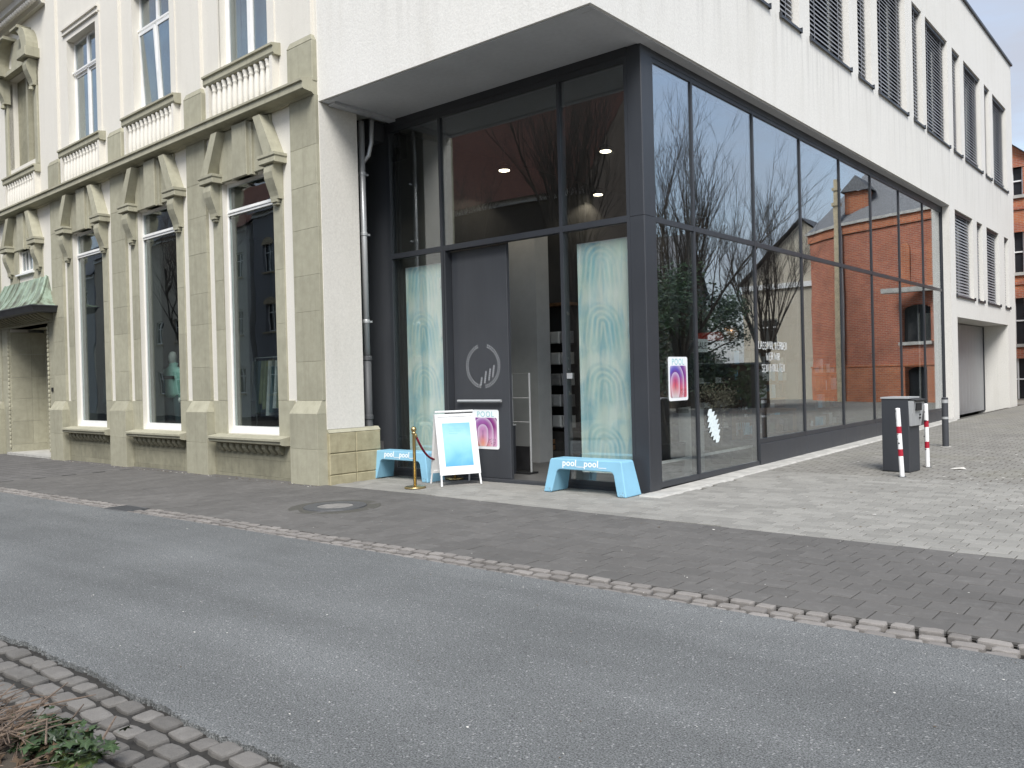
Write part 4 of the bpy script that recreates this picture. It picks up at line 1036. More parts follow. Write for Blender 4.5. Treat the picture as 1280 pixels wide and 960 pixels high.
# --- printed mint panels behind the front glass
def mint_mat():
    m = NT('mint_print'); x = m.sep(m.obj()); nz = m.noise(m.obj(), 1.4, 3, .5, .8)
    v = m.math('MODULO', m.math('ADD', x[2], .12), .86); dv = m.math('ADD', m.math('SUBTRACT', v, .50), m.math('MULTIPLY', x[0], .25))
    du = m.math('SUBTRACT', x[0], m.math('ADD', -.12, m.math('MULTIPLY', m.noise(m.comb(0., 0., m.math('FLOOR', m.math('DIVIDE', x[2], .86))), 3.1, 1), .2)))
    up = m.math('MAXIMUM', dv, 0.)
    r = m.math('SQRT', m.math('ADD', m.math('POWER', m.math('ABSOLUTE', du), 2.), m.math('POWER', m.math('MULTIPLY', up, 1.0), 2.)))
    r = m.math('ADD', r, m.math('MULTIPLY', m.math('MINIMUM', dv, 0.), .12))
    rib = m.math('MULTIPLY_ADD', m.math('SINE', m.math('MULTIPLY', r, 78.)), .5, .5)
    mask = m.math('MULTIPLY', m.range(r, .32, .36, 1., 0.), m.math('MULTIPLY', m.range(dv, -.38, -.22), m.range(dv, .26, .32, 1., 0.)))
    base = m.mix(m.range(nz, .35, .65), srgb(216, 234, 222), srgb(232, 241, 234))
    base = m.mix(m.math('MULTIPLY', m.range(m.noise(m.obj(), 1.9, 3, .5, .5), .48, .70), .8), base, srgb(140, 196, 212))
    vs_ = m.noise(m.comb(m.math('MULTIPLY', x[0], 9.), 0., m.math('MULTIPLY', x[2], 1.3)), 1., 3, .5, .4)
    base = m.mix(m.math('MULTIPLY', m.range(vs_, .52, .72), .55), base, srgb(120, 190, 214))
    base = m.mix(m.math('MULTIPLY', m.range(vs_, .46, .30), .6), base, srgb(246, 250, 246))
    teal = m.mix(m.range(m.noise(m.obj(), 2.3, 2), .4, .6), srgb(160, 208, 206), srgb(96, 176, 200))
    ribc = m.mix(m.math('POWER', rib, 1.6), teal, srgb(214, 232, 222))
    c = m.mix(m.math('MULTIPLY', mask, m.range(m.noise(m.obj(), 1.7, 2), .38, .62, .08, .62)), base, ribc)
    d = m.n('BsdfDiffuse'); m.put(d.inputs[0], c); t = m.n('BsdfTranslucent'); m.put(t.inputs[0], c)
    mx = m.n('MixShader'); mx.inputs[0].default_value = .1; m.put(mx.inputs[1], d.outputs[0]); m.put(mx.inputs[2], t.outputs[0])
    return m.done(mx.outputs[0])
MINT = mint_mat()
def banner(x0, x1, z0, z1, label):
    t = thing('fabric_banner', label, 'banner', ((x0+x1)/2, 10.14, z0))
    w = (x1-x0)/2; h = z1-z0; n = 24
    vs = []; 
    for i in range(n+1):
        u = -w+2*w*i/n; vs += [(u, .004*math.sin(i*.9), 0), (u, .004*math.sin(i*.9+.5), h)]
    MB().add(vs, [(2*i, 2*i+2, 2*i+3, 2*i+1) for i in range(n)]).build('cloth', MINT, t)
    for z in (.0, h): MB().tube([(-w, .012, z), (w, .012, z)], .012, 6).build('rod', M['white_paint'], t)
    for z in (h*.62, h*.88): MB().box(w-.045, w-.02, -.03, -.006, z, z+.14).build('clip', M['print_white'], t)
    for sx in (-.7, .7): MB().box(sx*w-.1, sx*w+.1, -.05, .05, -z0+.012, -z0+.03).box(sx*w-.01, sx*w+.01, .0, .02, -z0+.03, .0).build('foot', M['black'], t)
banner(-7.16, -6.25, .22, 3.50, 'tall mint green fabric banner printed with ribbed arches, right of the door')
banner(-10.76, -9.88, .34, 3.52, 'tall mint green fabric banner printed with ribbed arches, left of the door')
# --- writing on the side glass
FONT = {'L': [[(0,1),(0,0),(.6,0)]], 'A': [[(0,0),(.3,1),(.6,0)],[(.12,.38),(.48,.38)]], 'S': [[(.55,.9),(.3,1),(.05,.8),(.1,.58),(.5,.42),(.55,.18),(.3,0),(.02,.1)]],
        'M': [[(0,0),(.05,1),(.35,.35),(.65,1),(.7,0)]], 'W': [[(0,1),(.15,0),(.38,.7),(.6,0),(.75,1)]], 'E': [[(.5,1),(0,1),(0,0),(.5,0)],[(0,.52),(.4,.52)]],
        'R': [[(0,0),(0,1),(.4,.95),(.5,.75),(.4,.52),(0,.5)],[(.2,.5),(.52,0)]], 'D': [[(0,0),(0,1),(.35,.9),(.52,.5),(.35,.08),(0,0)]], 'N': [[(0,0),(0,1),(.5,0),(.5,1)]],
        'I': [[(.1,1),(.1,0)]], 'O': [[(.28,1),(.05,.75),(.02,.35),(.25,0),(.5,.25),(.52,.7),(.28,1)]], 'T': [[(0,1),(.6,1)],[(.3,1),(.28,0)]]}
WID = {'I': .25, 'M': .8, 'W': .85}
lt = thing('window_lettering', 'white handwritten capital lettering in three lines on the side glass', 'lettering', (-5.9435, 14.18, 1.58), R(90))
rl = random.Random(2)
for line, z, H, wd in (('LASS MAL WERDEN', .40, .125, 1.22), ('WER WIR', .21, .125, .58), ('SEIN WOLLTEN', .02, .125, .98)):
    tot = sum(.35 if ch == ' ' else WID.get(ch, .62)+.12 for ch in line); k = wd/tot; x = -wd/2
    for ch in line:
        if ch == ' ': x += .35*k; continue
        mb = MB(); jz = rl.uniform(-.008, .008)
        for st in FONT[ch]: mb.tube([(x+u*k, -.002, z+jz+v*H) for u, v in st], .0068, 4)
        mb.v = [(a, max(-.004, min(-.0005, b)), c) for a, b, c in mb.v]
        mb.build('letter', M['print_white'], lt); x += (WID.get(ch, .62)+.12)*k
# white frond sticker
fs_ = thing('leaf_sticker', 'white frosted leaf shaped sticker low on the side glass', 'sticker', (-5.9435, 11.93, .52), R(90))
pts = []; r = random.Random(8)
N_ = 15
for i in range(N_):
    t = i/(N_-1); w = .19*math.sin(math.pi*min(1, t*.96+.02))**.6*(1.0 if i % 2 else .5); pts.append((t, w))
L_ = Vector((.30, -.50)); nrm = Vector((.50, .30)).normalized()
out = [Vector((-.20, .53))+L_*t*1.0+nrm*w for t, w in pts]+[Vector((-.20, .53))+L_*t*1.0-nrm*w for t, w in pts[::-1]]
mb = MB(); n = len(pts)
mb.add([(p.x, -.003, p.y) for p in out], [(i, i+1, 2*n-2-i, 2*n-1-i) for i in range(n-1)])
mb.build('film', plain('frosted_film', (.72, .80, .80), .7, var=.1, scale=30), fs_)
sg2 = thing('sale_sign', 'small white sale card hanging inside the side window', 'sign', (-6.10, 11.86, 1.92), R(90))
MB().box(-.2, .2, .0, .006, 0, .2).build('card', M['print_white'], sg2)
o = inst('lettering', text_mesh('SALE', .15, M['black'], .0005), sg2, (0, -.002, .05)); o.rotation_euler = (R(90), 0, 0)
MB().tube([(-.15, .003, .2), (0, .003, .55), (.15, .003, .2)], .002, 4).build('cord', M['black'], sg2)
# --- pedestal and posts in the alley
pd = thing('intercom_pedestal', 'anthracite metal access pedestal with slanted grey control panel', 'pedestal', (-3.81, 13.83, gz(-3.8, 13.8)-.005), R(-6.4))
MB().front(-.20, .20, -.20, .20, .012, 1.11, .006).build('housing', M['anthracite'], pd)
MB().box(-.21, .21, -.21, .21, 1.112, 1.135).build('lid', M['zinc'], pd)
MB().box(-.20, .20, -.20, .20, 0, .011).build('foot_plate', M['black'], pd)
cp = part('control_panel', pd)
MB().hexa([(.201,-.17,.70),(.23,-.17,.70),(.23,.20,.70),(.201,.20,.70),(.201,-.20,1.08),(.285,-.20,1.08),(.285,.20,1.08),(.201,.20,1.08)]).build('face', M['zinc'], cp)
MB().hexa([(.29,-.205,1.085),(.31,-.205,1.06),(.31,.205,1.06),(.29,.205,1.085),(.195,-.205,1.108),(.32,-.205,1.09),(.32,.205,1.09),(.23,.205,1.108)]).build('hood', M['black'], cp)
MB().box(.262, .292, -.11, .08, .93, 1.04).build('reader', M['black'], cp)
for k, z in enumerate((.80, .85)): MB().box(.235, .262, .08, .12, z, z+.025).build('button', M['black'], cp)
def red_post(loc, label, lean, mark):
    t = thing('barrier_post', label, 'post', loc, 0, 'white posts with red bands in the alley'); t.rotation_euler = (lean[0], lean[1], 0)
    segs = [(0, .30, 'white_paint'), (.30, .40, 'red_band'), (.40, .63, 'white_paint'), (.63, .73, 'red_band'), (.73, .985, 'white_paint')]
    for i, (a, b, m) in enumerate(segs):
        prof = [(.033 if m != 'red_band' else .0345, a), (.033 if m != 'red_band' else .0345, b)]
        if i == 4: prof += [(.028, b+.008), (.01, b+.012)]
        MB().lathe(prof, n=16).build('tube' if m != 'red_band' else 'red_band', M[m], t, False)
    sc = MB(); r = random.Random(mark)
    for k in range(5): a = -2.0+r.uniform(-.5, .5); z = r.uniform(.05, .95); s = r.uniform(.006, .014); sc.box(math.cos(a)*.034-s, math.cos(a)*.034+s, math.sin(a)*.034-.002, math.sin(a)*.034+.002, z, z+s*1.6)
    sc.build('scuff', M['black'], t)
    MB().lathe([(.06, -.01), (.058, .004)], n=14).build('socket', M['cast_iron'], t)
red_post((-3.60, 13.10, gz(-3.6, 13.1)), 'scuffed white post with red bands in front of the pedestal', (0, R(-2.5)), 3)
red_post((-3.59, 14.45, gz(-3.6, 14.4)), 'white post with red bands standing behind the pedestal', (0, R(-.6)), 5)
bo = thing('bollard', 'dark grey round bollard with two pale bands near the glass end', 'bollard', (-4.13, 17.95, gz(-4.1, 17.9)))
MB().lathe([(.058, -.02), (.058, .53)], n=20).build('lower_tube', M['anthracite_flat'], bo)
MB().lathe([(.060, .531), (.060, .575)], n=20).build('pale_band', M['zinc'], bo)
MB().lathe([(.058, .576), (.058, .84)], n=20).build('upper_tube', M['anthracite_flat'], bo)
MB().lathe([(.060, .841), (.060, .905)], n=20).build('pale_band', M['zinc'], bo)
MB().lathe([(.058, .906), (.058, .935), (.05, .945)], n=20).build('cap', M['anthracite'], bo)
MB().lathe([(.10, -.01), (.095, .005)], n=18).build('collar', M['concrete'], bo)

# ================================================================== INSIDE THE SHOP
def pendant(loc, label):
    t = thing('ceiling_spotlight', label, 'lamp', loc, 0, 'lit round lamps in the shop')
    MB().lathe([(.135, 0), (.135, .05), (.06, .10), (.02, .11)], n=18).build('shade', M['black'], t, True)
    MB().lathe([(.095, -.012), (.10, -.002)], n=18).build('bulb', M['lamp'], t)
    MB().tube([(0, 0, .1), (0, 0, max(.12, 5.87-loc[2]))], .006, 5).build('cable', M['black'], t)
    l = bpy.data.lights.new('lamp_light', 'SPOT'); l.energy = 22; l.spot_size = R(130); l.color = (1., .86, .66); l.shadow_soft_size = .1
    lo = bpy.data.objects.new('lamp_light', l); link(lo, t); lo.location = (0, 0, -.03)
pendant((-10.05, 12.0, 5.40), 'lit round lamp behind the middle upper front pane')
pendant((-8.30, 12.7, 5.55), 'upper lit round lamp behind the right upper front pane')
pendant((-10.55, 15.8, 5.60), 'lower lit round lamp behind the right upper front pane')
# security gate
g = thing('security_gate', 'grey tubular security gate just inside the shop entrance', 'security gate', (-8.98, 11.0, .013))
MB().tube([(-.19, 0, .03), (-.19, 0, 1.66), (.19, 0, 1.66), (.19, 0, .03)], .018, 8).build('frame', M['zinc'], g)
for z in (.85, 1.25): MB().tube([(-.19, 0, z), (.19, 0, z)], .010, 6).build('crossbar', M['zinc'], g)
MB().box(-.24, .24, -.12, .12, 0, .03).build('base', M['black'], g)
MB().box(-.17, .17, -.02, .02, .05, .45).build('housing', M['black'], g)
bx = thing('umbrella_bin', 'low dark metal bin behind the open door edge', 'bin', (-9.18, 10.75, .013))
MB().wall(-.16, .16, 0, .80, -.14, .14).build('body', M['anthracite'], bx); MB().box(-.17, .17, -.15, .15, .801, .82).build('rim', M['zinc'], bx)
# wall shelf with packs
sh = thing('display_rack', 'dark display rack with rows of white bags seen through the doorway', 'shelf', (-10.30, 13.95, .513))
MB().box(-.46, .46, .0, .35, 0, 2.5).build('back_panel', M['shop_dark'], sh)
for k in range(5):
    MB().box(-.40, .40, -.25, 0, .05+k*.42, .07+k*.42).build('shelf', M['black'], sh)
    for q in range(3):
        MB().front(-.36+q*.25, -.14+q*.25, -.22, -.06, .072+k*.42, .072+k*.42+.24, .02).build('bag', M['print_white' if (q+k) % 3 else 'fabric_grey'], sh)
MB().box(-.42, .42, -.3, .35, 2.501, 2.56).build('top_board', M['timber'], sh)
cr = thing('wooden_crate', 'wooden crate holding small white boxes on the shop steps', 'crate', (-10.2, 13.02, .183))
for z in (.02, .13): MB().box(-.27, .27, -.16, -.145, z, z+.085).box(-.27, .27, .145, .16, z, z+.085).box(-.27, -.255, -.145, .145, z, z+.085).box(.255, .27, -.145, .145, z, z+.085).build('slat', M['timber'], cr)
MB().box(-.255, .255, -.145, .145, 0, .015).build('bottom', M['timber'], cr)
r = random.Random(4)
for k in range(6):
    t = thing('product_box', 'small white product box standing in the wooden crate', 'box', (-10.2-.19+k*.076, 13.02+r.uniform(-.06, .06), .2), r.uniform(-.3, .3), 'white boxes in the crate')
    MB().box(-.035, .035, -.035, .035, 0, .2+.12*(k % 3)).build('carton', M['print_white'], t); MB().box(-.02, .02, -.037, -.0355, .08, .14).build('print', M['black'], t)
r = random.Random(44)
def stock_shelf(loc, rz, label, w, h, n, seed):
    t = thing('stock_shelf', label, 'shelf', loc, rz); q = random.Random(seed)
    MB().box(-w/2, w/2, .30, .34, 0, h).build('back_board', M['timber'], t)
    for x in (-w/2+.02, w/2-.02): MB().box(x-.02, x+.02, 0, .30, 0, h).build('upright', M['black'], t)
    for k in range(n+1):
        z = .1+k*(h-.14)/n; MB().box(-w/2+.04, w/2-.04, .0, .30, z, z+.025).build('board', M['timber'], t)
        if k == n: break
        x = -w/2+.08
        while x < w/2-.2:
            b = q.uniform(.06, .2); hh = q.uniform(.12, (h-.14)/n-.08)
            MB().front(x, x+b, q.uniform(.02, .08), .26, z+.026, z+.026+hh, .006).build('stock', M[q.choice(['print_white', 'fabric_grey', 'fabric_dark', 'fabric_olive', 'pillar_white', 'black', 'timber', 'bench'])], t)
            x += b+q.uniform(.01, .08)
stock_shelf((-8.4, 19.2, .013), R(75), 'long timber stock shelf deep behind the middle side panes', 2.6, 2.2, 5, 1)
stock_shelf((-8.9, 14.2, .513), R(80), 'timber stock shelf behind the first side panes', 1.6, 2.2, 5, 2)
stock_shelf((-8.2, 22.6, .013), R(85), 'timber stock shelf behind the far side panes', 2.4, 2.0, 4, 3)
# dracaena in a pot
dr_ = thing('dracaena', 'tall dracaena in a black pot behind the first side pane', 'plant', (-6.62, 11.75, .013))
MB().lathe([(.20, 0), (.24, .5), (.25, .52), (.22, .52), (.21, .46)], n=18).build('pot', M['black'], dr_, True)
MB().tube([(0, 0, .4), (.02, .03, 1.0), (-.02, -.02, 1.6), (.01, .0, 2.25)], [.035, .03, .026, .022], 8).build('trunk', M['bark'], dr_)
MB().tube([(0, 0, .4), (-.03, -.12, .9), (-.02, -.2, 1.35)], [.03, .025, .02], 8).build('trunk', M['bark'], dr_)
lf = MB().add([(0,-.012,0),(0,.012,0),(.22,.016,.05),(.22,-.016,.05),(.42,.0,-.04)], [(0,3,2,1),(3,4,2)]).mesh('leaf', M['leaf_dark'])
r = random.Random(6)
for cx_, cy_, cz_, n in ((.01, 0, 2.28, 40), (-.02, -.2, 1.38, 18)):
    for k in range(n):
        o = inst('leaf', lf, dr_, (cx_, cy_, cz_+r.uniform(-.12, .06)), 0, (r.uniform(.8, 1.15),)*3); o.rotation_euler = (0, r.uniform(-1.3, .5), r.uniform(0, 6.28))
# urn, dried flowers, leafy plant
ur = thing('steel_urn', 'grey cylindrical bin standing behind the arch poster', 'bin', (-6.62, 12.45, .013))
MB().lathe([(.2, 0), (.2, 1.0), (.21, 1.01), (.21, 1.03), (.05, 1.05)], n=20).build('body', M['zinc'], ur, False)
def bush(name, label, loc, mat, stems, hgt, spread, n, size, seed, pot=.2):
    r = random.Random(seed); t = thing(name, label, 'plant', loc)
    MB().lathe([(pot*.8, 0), (pot, .32), (pot*1.05, .34), (pot*.9, .34), (pot*.85, .28)], n=14).build('pot', M['shop_wall'], t, True)
    tips = []
    for k in range(stems):
        a = r.uniform(0, 6.28); e = Vector((math.cos(a)*spread*r.uniform(.3, 1), math.sin(a)*spread*r.uniform(.3, 1), hgt*r.uniform(.75, 1)))
        MB().tube([(0, 0, .28), e*.5+Vector((0, 0, .2)), e], [.008, .006, .004], 5).build('stem', M['twig'], t); tips.append(e)
    mb = MB()
    for k in range(n):
        c = r.choice(tips)+Vector((r.gauss(0, 1), r.gauss(0, 1), r.gauss(0, .9)))*spread*.35; s = size*r.uniform(.6, 1.2)
        a, b = Vector((r.gauss(0, 1), r.gauss(0, 1), r.gauss(0, 1))).normalized(), Vector((r.gauss(0, 1), r.gauss(0, 1), r.gauss(0, 1))).normalized()
        b = (b-a*a.dot(b)).normalized()
        mb.add([c-a*s, c+b*s*.5, c+a*s, c-b*s*.5], [(0, 1, 2, 3)])
    tag(mb.build('foliage', mat, t), kind='stuff')
bush('dried_hydrangea', 'pale dried hydrangea bouquet inside the second side pane', (-6.75, 13.75, .013), plain('dried_petal', (.30, .27, .20), .9, var=.3, rnd=.3), 5, 1.3, .3, 700, .03, 3)
bush('leafy_houseplant', 'dark green leafy houseplant inside the second side pane', (-6.8, 14.7, .013), M['leaf_dark'], 7, 1.5, .38, 420, .07, 4)
ss = thing('shoe_shelf', 'dark open shelf with pale shoes deep inside the shop', 'shelf', (-8.0, 16.1, .013), R(90))
for x in (-.75, 0, .75): MB().box(x-.02, x+.02, 0, .4, 0, 2.3).build('upright', M['black'], ss)
for z in (.4, .85, 1.35, 1.75, 2.2): MB().box(-.75, .75, 0, .4, z, z+.03).build('shelf', M['black'], ss)
r = random.Random(12)
def blobshoe(): return MB().add([(-.05,0,0),(.05,0,0),(.05,.26,0),(-.05,.26,0),(-.045,.0,.1),(.045,0,.1),(.04,.10,.11),(-.04,.10,.11),(-.04,.25,.04),(.04,.25,.04)], [(0,3,2,1),(0,1,5,4),(4,5,6,7),(7,6,9,8),(8,9,2,3),(1,2,9,6,5),(0,4,7,8,3)])
sm = [blobshoe().mesh('shoe', M[k]) for k in ('print_white', 'fabric_grey', 'black')]
for z in (.43, .88, 1.38, 1.78):
    for k in range(6):
        x = -.64+k*.26
        t = thing('shoe', 'trainer standing on the dark open shoe shelf', 'shoe', (0, 0, 0), 0, 'trainers on the shoe shelf')
        t.location = (-8.0-.08, 16.1+x, .013+z+.001); t.rotation_euler = (0, 0, R(90))
        inst('upper', sm[r.randrange(3)], t, (0, 0, 0)); MB().box(-.052, .052, -.01, .265, -.0005, .012).build('sole', M['print_white'], t)
fl = thing('red_cloth', 'red folded cloth on top of the shoe shelf', 'cloth', (-7.9, 15.7, 2.244))
MB().hexa([(-.2,-.25,0),(.2,-.25,0),(.2,.25,0),(-.2,.25,0),(-.16,-.2,.16),(.17,-.22,.13),(.15,.2,.18),(-.18,.21,.12)]).build('fold', plain('red_cloth', (.40, .03, .02), .9), fl)
tb = thing('sales_table', 'low timber sales table behind the lettered side pane', 'table', (-7.6, 16.4+1.2, .013), R(90))
MB().box(-.9, .9, -.4, .4, .72, .77).build('top', M['timber'], tb)
for x in (-.82, .82):
    for y in (-.33, .33): MB().box(x-.03, x+.03, y-.03, y+.03, 0, .72).build('leg', M['timber'], tb)
pl_ = thing('copper_lamp', 'coppery globe lamp hanging behind the lettered side pane', 'lamp', (-7.4, 15.6, 2.35))
MB().lathe([(.02, -.16), (.12, -.12), (.17, 0), (.12, .12), (.03, .17)], n=18).build('globe', metal_mat('copper_globe', (.55, .30, .18), .2, .95), pl_, True)
MB().tube([(0, 0, .16), (0, 0, 3.5)], .006, 5).build('cable', M['black'], pl_)
ck = thing('coat_stand', 'dark coat stand behind the third side pane', 'coat stand', (-7.2, 18.6, .013))
MB().tube([(0, 0, .02), (0, 0, 1.9)], .03, 8).build('pole', M['black'], ck); MB().lathe([(.25, 0), (.25, .03)], n=16).build('base', M['black'], ck)
for a in range(5): MB().tube([(0, 0, 1.7), (math.cos(a*1.26)*.2, math.sin(a*1.26)*.2, 1.85)], .012, 6).build('hook', M['black'], ck)
for q in range(3):
    a = q*2.1; MB().hexa([(math.cos(a)*.2-.15,math.sin(a)*.2-.08,.7),(math.cos(a)*.2+.15,math.sin(a)*.2-.08,.72),(math.cos(a)*.2+.15,math.sin(a)*.2+.08,.7),(math.cos(a)*.2-.15,math.sin(a)*.2+.08,.7),(math.cos(a)*.2-.1,math.sin(a)*.2-.05,1.78),(math.cos(a)*.2+.1,math.sin(a)*.2-.05,1.78),(math.cos(a)*.2+.1,math.sin(a)*.2+.05,1.78),(math.cos(a)*.2-.1,math.sin(a)*.2+.05,1.78)]).build('coat', M['fabric_dark'], ck)
# --- displays in the old building's windows (local frame of the stone building)
OM = Matrix.Translation(OLD.location) @ Matrix.Rotation(R(-2.29), 4, 'Z')
def oldpos(s, d, z): p = OM @ Vector((s, d, z)); return (p.x, p.y, p.z)
def loft(rings, n=14):
    mb = MB(); vs = []
    for (cx_, cy_, z, a, b) in rings:
        for k in range(n): w = 2*math.pi*k/n; vs.append((cx_+a*math.cos(w), cy_+b*math.sin(w), z))
    fs = [(i*n+k, i*n+(k+1) % n, (i+1)*n+(k+1) % n, (i+1)*n+k) for i in range(len(rings)-1) for k in range(n)]
    fs += [tuple(range(n-1, -1, -1)), tuple((len(rings)-1)*n+k for k in range(n))]
    return mb.add(vs, fs)
mq = thing('mannequin', 'mannequin in a mint hoodie and dark trousers in the middle shop window', 'mannequin', oldpos(-6.75, .85, .562), R(20))
loft([(0,0,1.50,.05,.06),(0,0,1.54,.055,.07),(0,-.01,1.62,.075,.095),(0,-.01,1.70,.078,.10),(0,0,1.78,.05,.07),(0,0,1.80,.01,.02)]).build('head', M['mannequin'], mq, True)
hd = loft([(0,0,.80,.20,.13),(0,0,.90,.215,.14),(0,0,1.15,.205,.135),(0,0,1.32,.225,.13),(0,0,1.42,.20,.11),(0,0,1.48,.09,.09),(0,.02,1.54,.10,.10),(0,.02,1.56,.07,.07)]).build('hoodie', M['fabric_mint'], mq, True)
for sgn in (-1, 1):
    MB().tube([(sgn*.20, 0, 1.40), (sgn*.27, -.02, 1.15), (sgn*.29, -.04, .98), (sgn*.27, -.12, .80)], [.075, .068, .06, .045], 10).build('sleeve', M['fabric_mint'], mq, True)
    MB().tube([(sgn*.10, 0, .85), (sgn*.11, -.01, .45), (sgn*.12, .02, .05)], [.11, .09, .08], 10).build('trouser_leg', M['fabric_dark'], mq, True)
    MB().hexa([(sgn*.12-.05,-.17,.0),(sgn*.12+.05,-.17,.0),(sgn*.12+.05,.09,.0),(sgn*.12-.05,.09,.0),(sgn*.12-.04,-.14,.05),(sgn*.12+.04,-.14,.05),(sgn*.12+.04,.08,.09),(sgn*.12-.04,.08,.09)]).build('shoe', M['print_white'], mq)
    loft([(sgn*.27,-.13,.68,.02,.03),(sgn*.27,-.13,.74,.035,.045),(sgn*.27,-.12,.80,.03,.035)], 8).build('hand', M['mannequin'], mq, True)
MB().box(-.14, .14, -.142, -.136, 1.20, 1.27).build('chest_print', M['black'], mq)
def rack(s0, label, mats, seed):
    t = thing('clothes_rack', label, 'clothes rack', oldpos(s0, .95, .562), R(-2.29)); r = random.Random(seed)
    MB().tube([(-.6, 0, .02), (-.6, 0, 1.55), (.6, 0, 1.55), (.6, 0, .02)], .015, 8).build('rail', M['zinc'], t)
    for k in range(9):
        x = -.5+k*.12; l = r.uniform(.75, 1.05)
        MB().hexa([(x-.03,-.22,1.5-l),(x+.04,-.20,1.5-l),(x+.04,.22,1.5-l),(x-.03,.22,1.5-l),(x-.015,-.14,1.48),(x+.015,-.14,1.48),(x+.015,.14,1.48),(x-.015,.14,1.48)]).build('garment', M[r.choice(mats)], t)
rack(-3.0, 'clothes rack with olive garments in the right hand stone window', ['fabric_olive', 'fabric_olive', 'fabric_dark', 'fabric_grey'], 2)
rack(-9.7, 'clothes rack with dark garments in the left hand stone window', ['fabric_dark', 'fabric_grey', 'fabric_dark'], 3)
rl_ = thing('rolled_rug', 'grey rolled rug lying in the right hand stone window', 'rug', oldpos(-2.7, .42, .68), R(-2.29))
MB().tube([(-.55, .0, 0), (0, .02, .03), (.8, .06, .08)], [.10, .105, .10], 12).build('roll', M['fabric_grey'], rl_, True)
for s0, m in ((-2.2, 'fabric_grey'), (-5.6, 'shop_wall'), (-9.0, 'shop_wall')):
    pass
# ================================================================== SURROUNDINGS (seen past the corner and mirrored in the glass)
def house(name, label, loc, rz, w, dep, eave, ridge, wallm, roofm, cols, rows, ww=1.0, wh=1.5, arch=False, trim=None, gable=False):
    """front faces local -Y; width along X"""
    t = thing(name, label, 'house' if 'brick' not in name else 'building', loc, rz)
    hs = []
    for z in rows:
        for x in cols: hs.append((x-ww/2, x+ww/2, z, z+wh))
    MB().wall(0, w, -.3, eave, 0, .35, hs).build('wall', wallm, t)
    MB().wall(0, w, -.3, eave, dep-.3, dep).build('rear_wall', wallm, t)
    MB().box(0, .3, .35, dep-.3, -.3, eave).build('side_wall', wallm, t); MB().box(w-.3, w, .35, dep-.3, -.3, eave).build('side_wall', wallm, t)
    if gable:
        m_ = w/2; MB().add([(-.2,-.3,eave),(m_,-.3,ridge),(w+.2,-.3,eave),(-.2,dep+.2,eave),(m_,dep+.2,ridge),(w+.2,dep+.2,eave)], [(0,1,4,3),(1,2,5,4)]).build('roof', roofm, t)
        MB().prism([(0,eave),(w,eave),(m_,ridge-.15)], 0.0, .3, 'y').build('gable', wallm, t)
    else:
        m_ = dep/2; MB().add([(-.15,-.4,eave-.1),(w+.15,-.4,eave-.1),(w+.15,m_,ridge),(-.15,m_,ridge),(-.15,dep+.4,eave-.1),(w+.15,dep+.4,eave-.1)], [(0,1,2,3),(3,2,5,4)]).build('roof', roofm, t)
        for x in (0, w-.3): MB().prism([(0,eave),(dep,eave),(m_,ridge-.15)], x+.01, x+.29, 'x').build('gable', wallm, t)
        MB().box(w*.3, w*.3+.6, m_-.3, m_+.3, ridge-.6, ridge+.9).build('chimney', M['brick'], t)
    MB().box(0, w, -.12, .0, eave-.28, eave-.02).build('eaves', trim or M['white_frame'], t)
    for a, b, c, d in hs:
        wn = part('window', t)
        MB().box(a, a+.07, .14, .2, c, d).box(b-.07, b, .14, .2, c, d).box(a+.07, b-.07, .14, .2, d-.07, d).box(a+.07, b-.07, .14, .2, c, c+.07).box((a+b)/2-.03, (a+b)/2+.03, .135, .2, c+.07, d-.07).box(a+.07, b-.07, .138, .2, c+(d-c)*.66, c+(d-c)*.66+.05).build('frame', M['white_frame'], wn)
        MB().box(a+.07, b-.07, .165, .172, c+.07, d-.07).build('pane', M['black_gloss'], wn)
        MB().box(a-.1, b+.1, -.10, .05, c-.10, c-.002).build('sill', trim or M['sandstone_trim'], wn)
        if arch: 
            pts = [(a-.12, d-.05)]+[((a+b)/2+(ww/2+.12)*math.cos(math.pi-math.pi*k/8), d-.05+.42*math.sin(math.pi*k/8)) for k in range(9)]+[(b+.12, d-.05)]
            MB().prism(pts, -.05, .0, 'y').build('arch_hood', trim or M['sandstone_trim'], wn)
    return t
# opposite side of the street (behind the camera, mirrored in the shop windows)
Y0 = -8.5
house('terraced_house', 'brown rendered house with red tiled roof mirrored in the upper shop front', (-19.6, Y0, -.1), R(180), 13.5, 9, 9.4, 15.6, M['house_brown'], M['tile_red'], [1.6, 4.2, 6.8, 9.4, 11.6], [1.0, 4.3])
house('terraced_house', 'grey house with arched windows mirrored in the right stone window', (-33.0, Y0, -.1), R(180), 11.0, 9, 11.5, 15.5, M['house_grey'], M['slate'], [1.6, 4.2, 6.8, 9.4], [1.2, 4.6, 8.0], 1.05, 1.6, True)
house('terraced_house', 'pale house mirrored in the middle stone window', (-44.5, Y0, -.1), R(180), 8.0, 9, 11., 15, M['house_pale'], M['tile_red'], [1.4, 4., 6.6], [1.2, 4.6, 8.])
house('terraced_house', 'beige house mirrored in the left stone window', (-52.6, Y0, -.1), R(180), 16.0, 9, 11.6, 15.6, M['house_beige'], M['slate'], [1.6, 4.2, 6.8, 9.4], [1.2, 4.6])
house('terraced_house', 'grey house at the far end of the opposite row', (-68.7, Y0, -.1), R(180), 24.0, 9, 10.6, 14.6, M['house_grey'], M['slate'], [2., 5., 8., 11., 14., 17., 20.], [1.2, 4.6, 8.])
house('terraced_house', 'pale rendered house behind the photographer on the right', (4.5, Y0-3, -.1), R(180), 12.0, 9, 6.6, 10.0, M['house_pale'], M['slate'], [1.6, 4.2, 6.8, 9.4], [1.0, 4.0])
